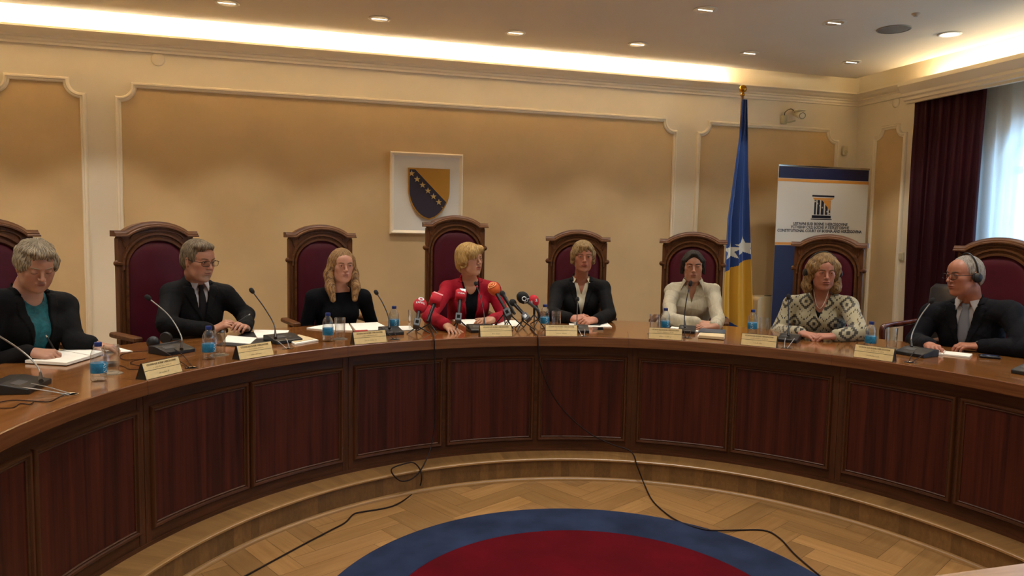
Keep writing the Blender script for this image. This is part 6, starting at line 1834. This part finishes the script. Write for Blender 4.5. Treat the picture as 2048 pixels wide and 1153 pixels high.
# press microphones on little tripods
rw = mat('windscreen_red', '#b01226', .75, bump=(500, .2)); ow = mat('windscreen_orange', '#c4561a', .75, bump=(500, .2)); bw = mat('windscreen_black', '#17181a', .9, bump=(500, .3))
hand_d = mat('mic_handle_black', '#17171a', .35, metal=.3); hand_g = mat('mic_handle_grey', '#5c5f60', .4, metal=.3); box_g = mat('transmitter_grey', '#4b4e52', .4, metal=.3)
def press_mic(label, head, hs_, tail, Rh, Rt, wm, shape='oval', text=None, logo=None, handle=hand_d, box=None, legs_=True, tsize=.02, tcol=None):
    H = atr(head[0], head[1], Rh); T = atr(tail[0], tail[1], Rt); T.z = max(T.z, ZT + .045)
    t = thing('press_microphone', label, 'microphone', (T.x, T.y, ZT), 0.0, group='press microphones before the red jacket')
    o = Vector((T.x, T.y, ZT)); h = H - o; a = T - o; d = (h - a).normalized(); r = hs_
    tocam = (CAMPOS - H).normalized(); fr = (tocam - d * tocam.dot(d)).normalized(); sd = d.cross(fr).normalized()
    # orthonormal basis: sd across, d along, fr towards the reporters
    if shape == 'oval':
        mb = MB().lathe([(.012, -r * 1.15), (r * .55, -r * 1.05), (r * .86, -r * .6), (r, 0), (r * .9, r * .55), (r * .62, r * .98), (r * .3, r * 1.17), (0, r * 1.22)], h, axis=d, n=28)
        ws = mb.build('windscreen', wm, t, smooth=70)
        R_at = lambda v: r * math.sqrt(max(.15, 1 - (v / (r * 1.25)) ** 2)) + .0012
    else:
        mb = MB(); Rm = Matrix((sd, d, fr)).transposed(); mb.box(h, (r * .98, r * 1.0, r * .98), R=Rm, bev=r * .34); ws = mb.build('windscreen', wm, t, smooth=50)
        R_at = lambda v: r * .98 + .0014
    def wrapf(v):
        if shape == 'oval':
            rr = R_at(v.y); an = v.x / r; return h + d * v.y + sd * (rr * math.sin(an)) + fr * (rr * math.cos(an))
        return h + d * v.y + sd * v.x + fr * R_at(0)
    if text:
        e = MB(); add_text(e, text, tsize, None, wrap=lambda v: wrapf(Vector((v.x, v.y - r * .28, 0))), bold=.0006, fit=r * 1.35); e.build('lettering', tcol or inkw, ws)
    if logo == 'ring':
        e = MB(); 
        pts = [wrapf(Vector((.34 * r * math.cos(q), r * .42 + .34 * r * math.sin(q), 0))) for q in [2 * PI * k / 20 for k in range(21)]]; e.tube(pts, r * .085, 6)
        e.build('logo', tcol or inkw, ws)
    if logo == 'band':
        e = MB(); vs = [wrapf(Vector((x, y, 0))) for x, y in ((-r * .8, r * .45), (r * .8, r * .45), (r * .8, r * .72), (-r * .8, r * .72))]; e.add(vs, [(0, 1, 2, 3)]); e.build('band', mat('band_pink', '#d98a90', .5), ws)
    if logo == 'corner':
        e = MB(); e.add([wrapf(Vector(q + (0,))) for q in ((-r * .35, r * .8), (r * .75, r * .8), (r * .75, r * .05), (r * .45, r * .35), (r * .1, r * .3), (-r * .1, r * .5))], [(0, 1, 2, 3, 4, 5)]); e.build('logo', inkw, ws)
    if logo == 'rings2':
        e = MB()
        for q0, rr in ((.62, .075), (.30, .07)):
            pts = [wrapf(Vector((q0 * r * math.cos(q) * 1.15, r * .25 + q0 * r * math.sin(q) * .8, 0))) for q in [2 * PI * k / 24 for k in range(25)]]; e.tube(pts, r * rr, 6)
        e.build('logo', mat('logo_peach', '#f0a870', .5), ws)
    L_ = (h - a).length
    MB().tube([h - d * r * .8, h - d * (L_ * .45), a + d * .01, a - d * .012], [.0135, .0120, .0100, .0095], 14).build('handle', handle, t, smooth=50)
    if box:
        Rm = Matrix((sd, d, fr)).transposed(); bo = MB(); bo.box(a - d * .012, (.021, .032, .020), R=Rm, bev=.004); bb = bo.build('transmitter', box_g, t)
        MB().box(a - d * .012 + fr * .0205, (.010, .013, .0008), R=Rm).build('display', mat('display_dark', '#0c0d0f', .15), bb)
    if legs_:
        m_ = a + (h - a) * .22; ap = Vector((m_.x, m_.y, max(.045, m_.z - .05)))
        MB().tube([m_, ap], [.009, .008], 10).build('clip', cblk, t, smooth=50)
        for q in range(3):
            an = 2 * PI * q / 3 + head[0] * .7; f = ap + Vector((.085 * math.cos(an), .085 * math.sin(an), 0)); f.z = .003
            MB().tube([ap, f], [.0048, .0036], 8).build('leg', cblk, t, smooth=50)
PR = 2.42
press_mic('red oval press microphone with white ring logo, leftmost of the group', (840, 612), .047, (834, 645), 2.46, 2.36, rw, text='KANAL', logo='ring', box=True, tsize=.022)
press_mic('squarish red press microphone with a pale band, second from the left', (872, 600), .041, (856, 641), 2.50, 2.40, rw, shape='box', logo='band')
press_mic('red press microphone reading TVSA with a white corner logo', (921.5, 592), .038, (917, 634), 2.46, 2.34, rw, shape='box', text='TVSA', logo='corner', box=True, tsize=.016)
press_mic('orange press microphone with a pale ringed logo', (988, 578), .043, (1014, 624), 2.50, 2.36, ow, logo='rings2', box=True)
press_mic('slim black press microphone half hidden behind the orange one', (1005, 588), .020, (1028, 626), 2.62, 2.52, bw, handle=hand_d)
press_mic('small black press microphone with round foam head, right of the orange one', (1026, 606), .024, (1051, 633), 2.48, 2.36, bw, box=True)
press_mic('large black press microphone with letters AA and a grey handle', (1046, 596), .041, (1075, 620), 2.44, 2.52, bw, text='AA', logo='ring', handle=hand_g, tsize=.03)
press_mic('red press microphone behind the black one, rightmost of the group', (1068, 602), .036, (1080, 634), 2.66, 2.62, rw, text='N', tsize=.03)

# paper, notebooks, books: traced on the table plane
paper = mat('white_paper', '#e9e4d8', .7, noise=(40, .03)); dkpap = mat('dark_folder', '#1b1a1d', .5); bluec = mat('book_cover_blue', '#33414f', .35); beigep = mat('beige_paper', '#c9b48c', .6)
def slab(pts, z0, h, name, m, parent, o, bev=0):
    P = [atz(x, y, ZT + z0 + h) for x, y in pts]; n = len(P)
    vs = [Vector((p.x - o.x, p.y - o.y, z0)) for p in P] + [Vector((p.x - o.x, p.y - o.y, z0 + h)) for p in P]
    return MB().add(vs, [tuple(range(n))[::-1], tuple(range(n, 2 * n))] + [(i, (i + 1) % n, n + (i + 1) % n, n + i) for i in range(n)]).build(name, m, parent)
def flat(name, label, cat, parts, group=None):
    c = [sum(q[i] for q in parts[0][0]) / len(parts[0][0]) for i in (0, 1)]; o = atz(c[0], c[1], ZT)
    t = thing(name, label, cat, (o.x, o.y, ZT), group=group)
    for (pts, z0, h, nm, m) in parts: slab(pts, z0, h, nm, m, t, o)
    return t
def textlines(t_, pts, n=7):
    pass
flat('open_notebook', 'open white notebook under the hand of the grey-haired woman', 'notebook', [([(46, 724), (133, 730), (188, 714), (113, 702)], .001, .003, 'cover', dkpap), ([(50, 721), (133, 726), (184, 711), (114, 701)], .0042, .013, 'near_page', paper), ([(121, 700), (182, 711), (205, 703), (150, 695)], .0045, .016, 'far_page', paper)])
flat('paper_sheet', 'loose white sheet sticking out behind the leftmost bottle and glass', 'paper', [([(214, 706), (266, 703), (236, 695), (200, 698)], .001, .002, 'sheet', paper)])
flat('document_folder', 'open dark folder of papers in front of the suited man', 'papers', [([(432, 690), (512, 694), (580, 674), (500, 664)], .001, .004, 'folder', dkpap), ([(446, 684), (500, 688), (514, 676), (455, 671)], .0055, .003, 'sheet', paper), ([(505, 660), (578, 661), (572, 674), (515, 676)], .0055, .006, 'sheet', paper)])
flat('closed_notebook', 'beige notebook right of the microphone of the suited man', 'notebook', [([(572, 677), (598, 670), (637, 680), (590, 688)], .001, .008, 'pages', paper), ([(574, 676), (598, 669.5), (631, 678), (590, 685)], .0092, .002, 'cover', beigep)])
flat('open_magazine', 'open white papers in front of the long-haired woman', 'papers', [([(613, 656), (652, 649), (697, 647), (705, 661), (655, 660)], .001, .006, 'left_page', paper), ([(700, 647), (755, 645), (785, 660), (712, 661)], .001, .009, 'right_page', paper)])
flat('red_folder', 'small red folder edge behind the name plate of the long-haired woman', 'folder', [([(709, 661), (735, 660), (736, 664), (711, 665)], .001, .010, 'cover', mat('folder_red', '#9c2a26', .5))])
flat('paper_sheet', 'white sheet right of the microphone of the long-haired woman', 'paper', [([(786, 653), (820, 652), (830, 660), (792, 661)], .001, .003, 'sheet', paper)])
flat('paper_stack', 'white papers under the hands of the woman in red jacket', 'papers', [([(905, 640), (985, 638), (994, 654), (944, 656)], .001, .005, 'sheet', paper), ([(988, 641), (1034, 641), (1042, 652), (998, 654)], .001, .004, 'sheet', paper)])
flat('paper_stack', 'white papers under the clasped hands of the woman in black jacket', 'papers', [([(1136, 642), (1210, 642), (1224, 654), (1140, 653)], .001, .004, 'sheet', paper), ([(1163, 641), (1192, 641), (1201, 650), (1170, 649)], .0055, .006, 'dark_notebook', dkpap)])
flat('mobile_phone', 'black phone with silver frame in front of the woman in black jacket', 'phone', [([(1184, 655), (1206, 655), (1207, 661), (1185, 661)], .001, .006, 'frame', chrome), ([(1185.5, 655.7), (1204.8, 655.7), (1205.5, 659.6), (1186, 659.6)], .0072, .0008, 'screen', mat('phone_screen', '#0b0c0e', .08))])
flat('paper_stack', 'white paper in front of the woman in white shirt', 'papers', [([(1345, 650), (1404, 652), (1397, 664), (1338, 661)], .001, .004, 'sheet', paper)])
flat('thick_book', 'thick book with blue and grey cover in front of the white shirt', 'book', [([(1399, 666), (1450, 668), (1449, 678), (1395, 673)], .001, .003, 'back_cover', paper), ([(1401, 665), (1449, 667), (1448, 675), (1397, 671)], .0042, .016, 'pages', beigep), ([(1402, 657), (1452, 660), (1451, 667), (1396, 664)], .0204, .004, 'front_cover', bluec)])
flat('open_notebook', 'open notebook under the hands of the man in headphones', 'notebook', [([(1831, 698), (1842, 692), (1892, 702), (1885, 708)], .001, .012, 'left_page', paper), ([(1888, 702), (1945, 708), (1939, 714), (1884, 708)], .001, .008, 'right_page', paper)])
p = atz(1979, 717, ZT); t = thing('mobile_phone', 'dark rounded phone on the bench beside the man in headphones', 'phone', p, facing(theta(p)) + .5)
MB().box((0, 0, .009), (.052, .026, .008), bev=.006).build('body', mat('phone_body', '#1b1e26', .3), t, smooth=40)
MB().box((0, .0, .0176), (.036, .018, .0006), bev=.0003).build('screen', mat('phone_glass', '#2c3a55', .1), t)
# headphones lying on the bench
p = atz(322, 694, ZT); t = thing('headphones', 'black headphones lying on the bench behind the leftmost name plate', 'headphones', p, facing(theta(p)) + .6)
hpm = mat('headphone_plastic', '#131214', .45)
MB().tube([(.085 * math.cos(a), .10 * math.sin(a), .022 + .012 * math.sin(a)) for a in [PI * i / 20 for i in range(21)]], .005, 8).build('headband', hpm, t, smooth=60)
for s in (-1, 1): MB().lathe([(0, 0), (.030, .0), (.034, .010), (.032, .022), (.016, .032), (0, .033)], (s * .07, -.006, .036), axis=(s, 0, .05), n=22).build('ear_cup', hpm, t, smooth=50)
p = atz(213, 734, ZT); t = thing('interpretation_receiver', 'small black receiver with a cord behind the leftmost bottle', 'receiver', p, .15)
MB().box((0, 0, .012), (.05, .020, .011), bev=.006).build('body', cblk, t, smooth=40)
q = [atz(x, y, ZT + .003) - Vector((p.x, p.y, ZT)) for x, y in ((236, 730), (250, 735), (258, 739), (275, 739), (292, 735), (262, 728), (268, 722), (290, 718), (272, 720), (248, 720), (240, 712), (262, 705), (300, 702))]
q = [Matrix.Rotation(-.15, 3, 'Z') @ v for v in q]
MB().tube(smooth_path(q, 6), .0016, 6).build('cord', cab, t, smooth=60)
# loose cords at the lower left microphone
cw_ = [atz(x, y, ZT + .003) for x, y in ((-10, 807), (25, 801), (70, 803), (98, 804), (118, 795), (130, 790))]
o = MB().tube(smooth_path(cw_, 6), .0018, 6).build('loose_cord', cab, smooth=60); tag(o, 'thin dark cord running from the left edge to the grommet at lower left', 'cable')
cw_ = [atz(x, y, ZT + .003) for x, y in ((-10, 817), (25, 816), (40, 808), (60, 809), (68, 803))]
o = MB().tube(smooth_path(cw_, 6), .0018, 6).build('loose_cord', cab, smooth=60); tag(o, 'thin dark cord on the bench, nearest the lower left corner', 'cable')

# the two long cables that run from the bench to the floor
def cable(label, pts):
    P = []
    for q in pts:
        x, y, k = q[0], q[1], q[2]
        P.append(atz(x, y, k[1]) if k[0] == 'z' else atr(x, y, k[1]))
    o = MB().tube(smooth_path(P, 8), .0042, 8).build('microphone_cable', cab, smooth=60); tag(o, label, 'cable', 'cables running to the floor')
T_ = ('z', ZT + .006); F_ = ('z', .006)
cable('black cable hanging from the bench left of the middle, with a loop at the step', [(856, 652, T_), (864, 664, T_), (867.5, 676, ('r', 2.094)), (869, 700, ('r', 2.088)), (870, 780, ('r', 2.085)), (869, 850, ('r', 2.08)), (862, 895, ('r', 2.04)), (845, 935, ('r', 1.965)), (826, 957, ('r', 1.95)), (803, 963, ('r', 1.945)), (786, 950, ('r', 1.945)), (784, 938, ('r', 1.95)), (803, 930, ('r', 1.955)), (826, 926, ('r', 1.96)), (840, 940, ('r', 1.95)), (843, 960, ('r', 1.93)), (835, 980, F_), (800, 1006, F_), (770, 1017, F_), (722, 1025, F_), (706, 1030, F_), (690, 1046, F_), (660, 1062, F_), (610, 1088, F_), (560, 1115, F_), (490, 1153, F_), (430, 1185, F_)])
cable('black cable hanging diagonally across the bench front and over the rug edge', [(1060, 655, T_), (1070, 668, T_), (1075.5, 675, ('r', 2.094)), (1077, 710, ('r', 2.088)), (1085, 745, ('r', 2.085)), (1105, 790, ('r', 2.085)), (1135, 830, ('r', 2.08)), (1180, 868, ('r', 2.07)), (1225, 890, ('r', 2.05)), (1262, 904, ('r', 1.985)), (1275, 935, ('r', 1.955)), (1288, 968, ('r', 1.93)), (1305, 1002, F_), (1335, 1030, F_), (1365, 1047, ('z', .012)), (1400, 1058, ('z', .017)), (1430, 1062, ('z', .016)), (1480, 1061, F_), (1530, 1062, F_), (1560, 1078, F_), (1590, 1110, F_), (1640, 1153, F_), (1690, 1195, F_)])
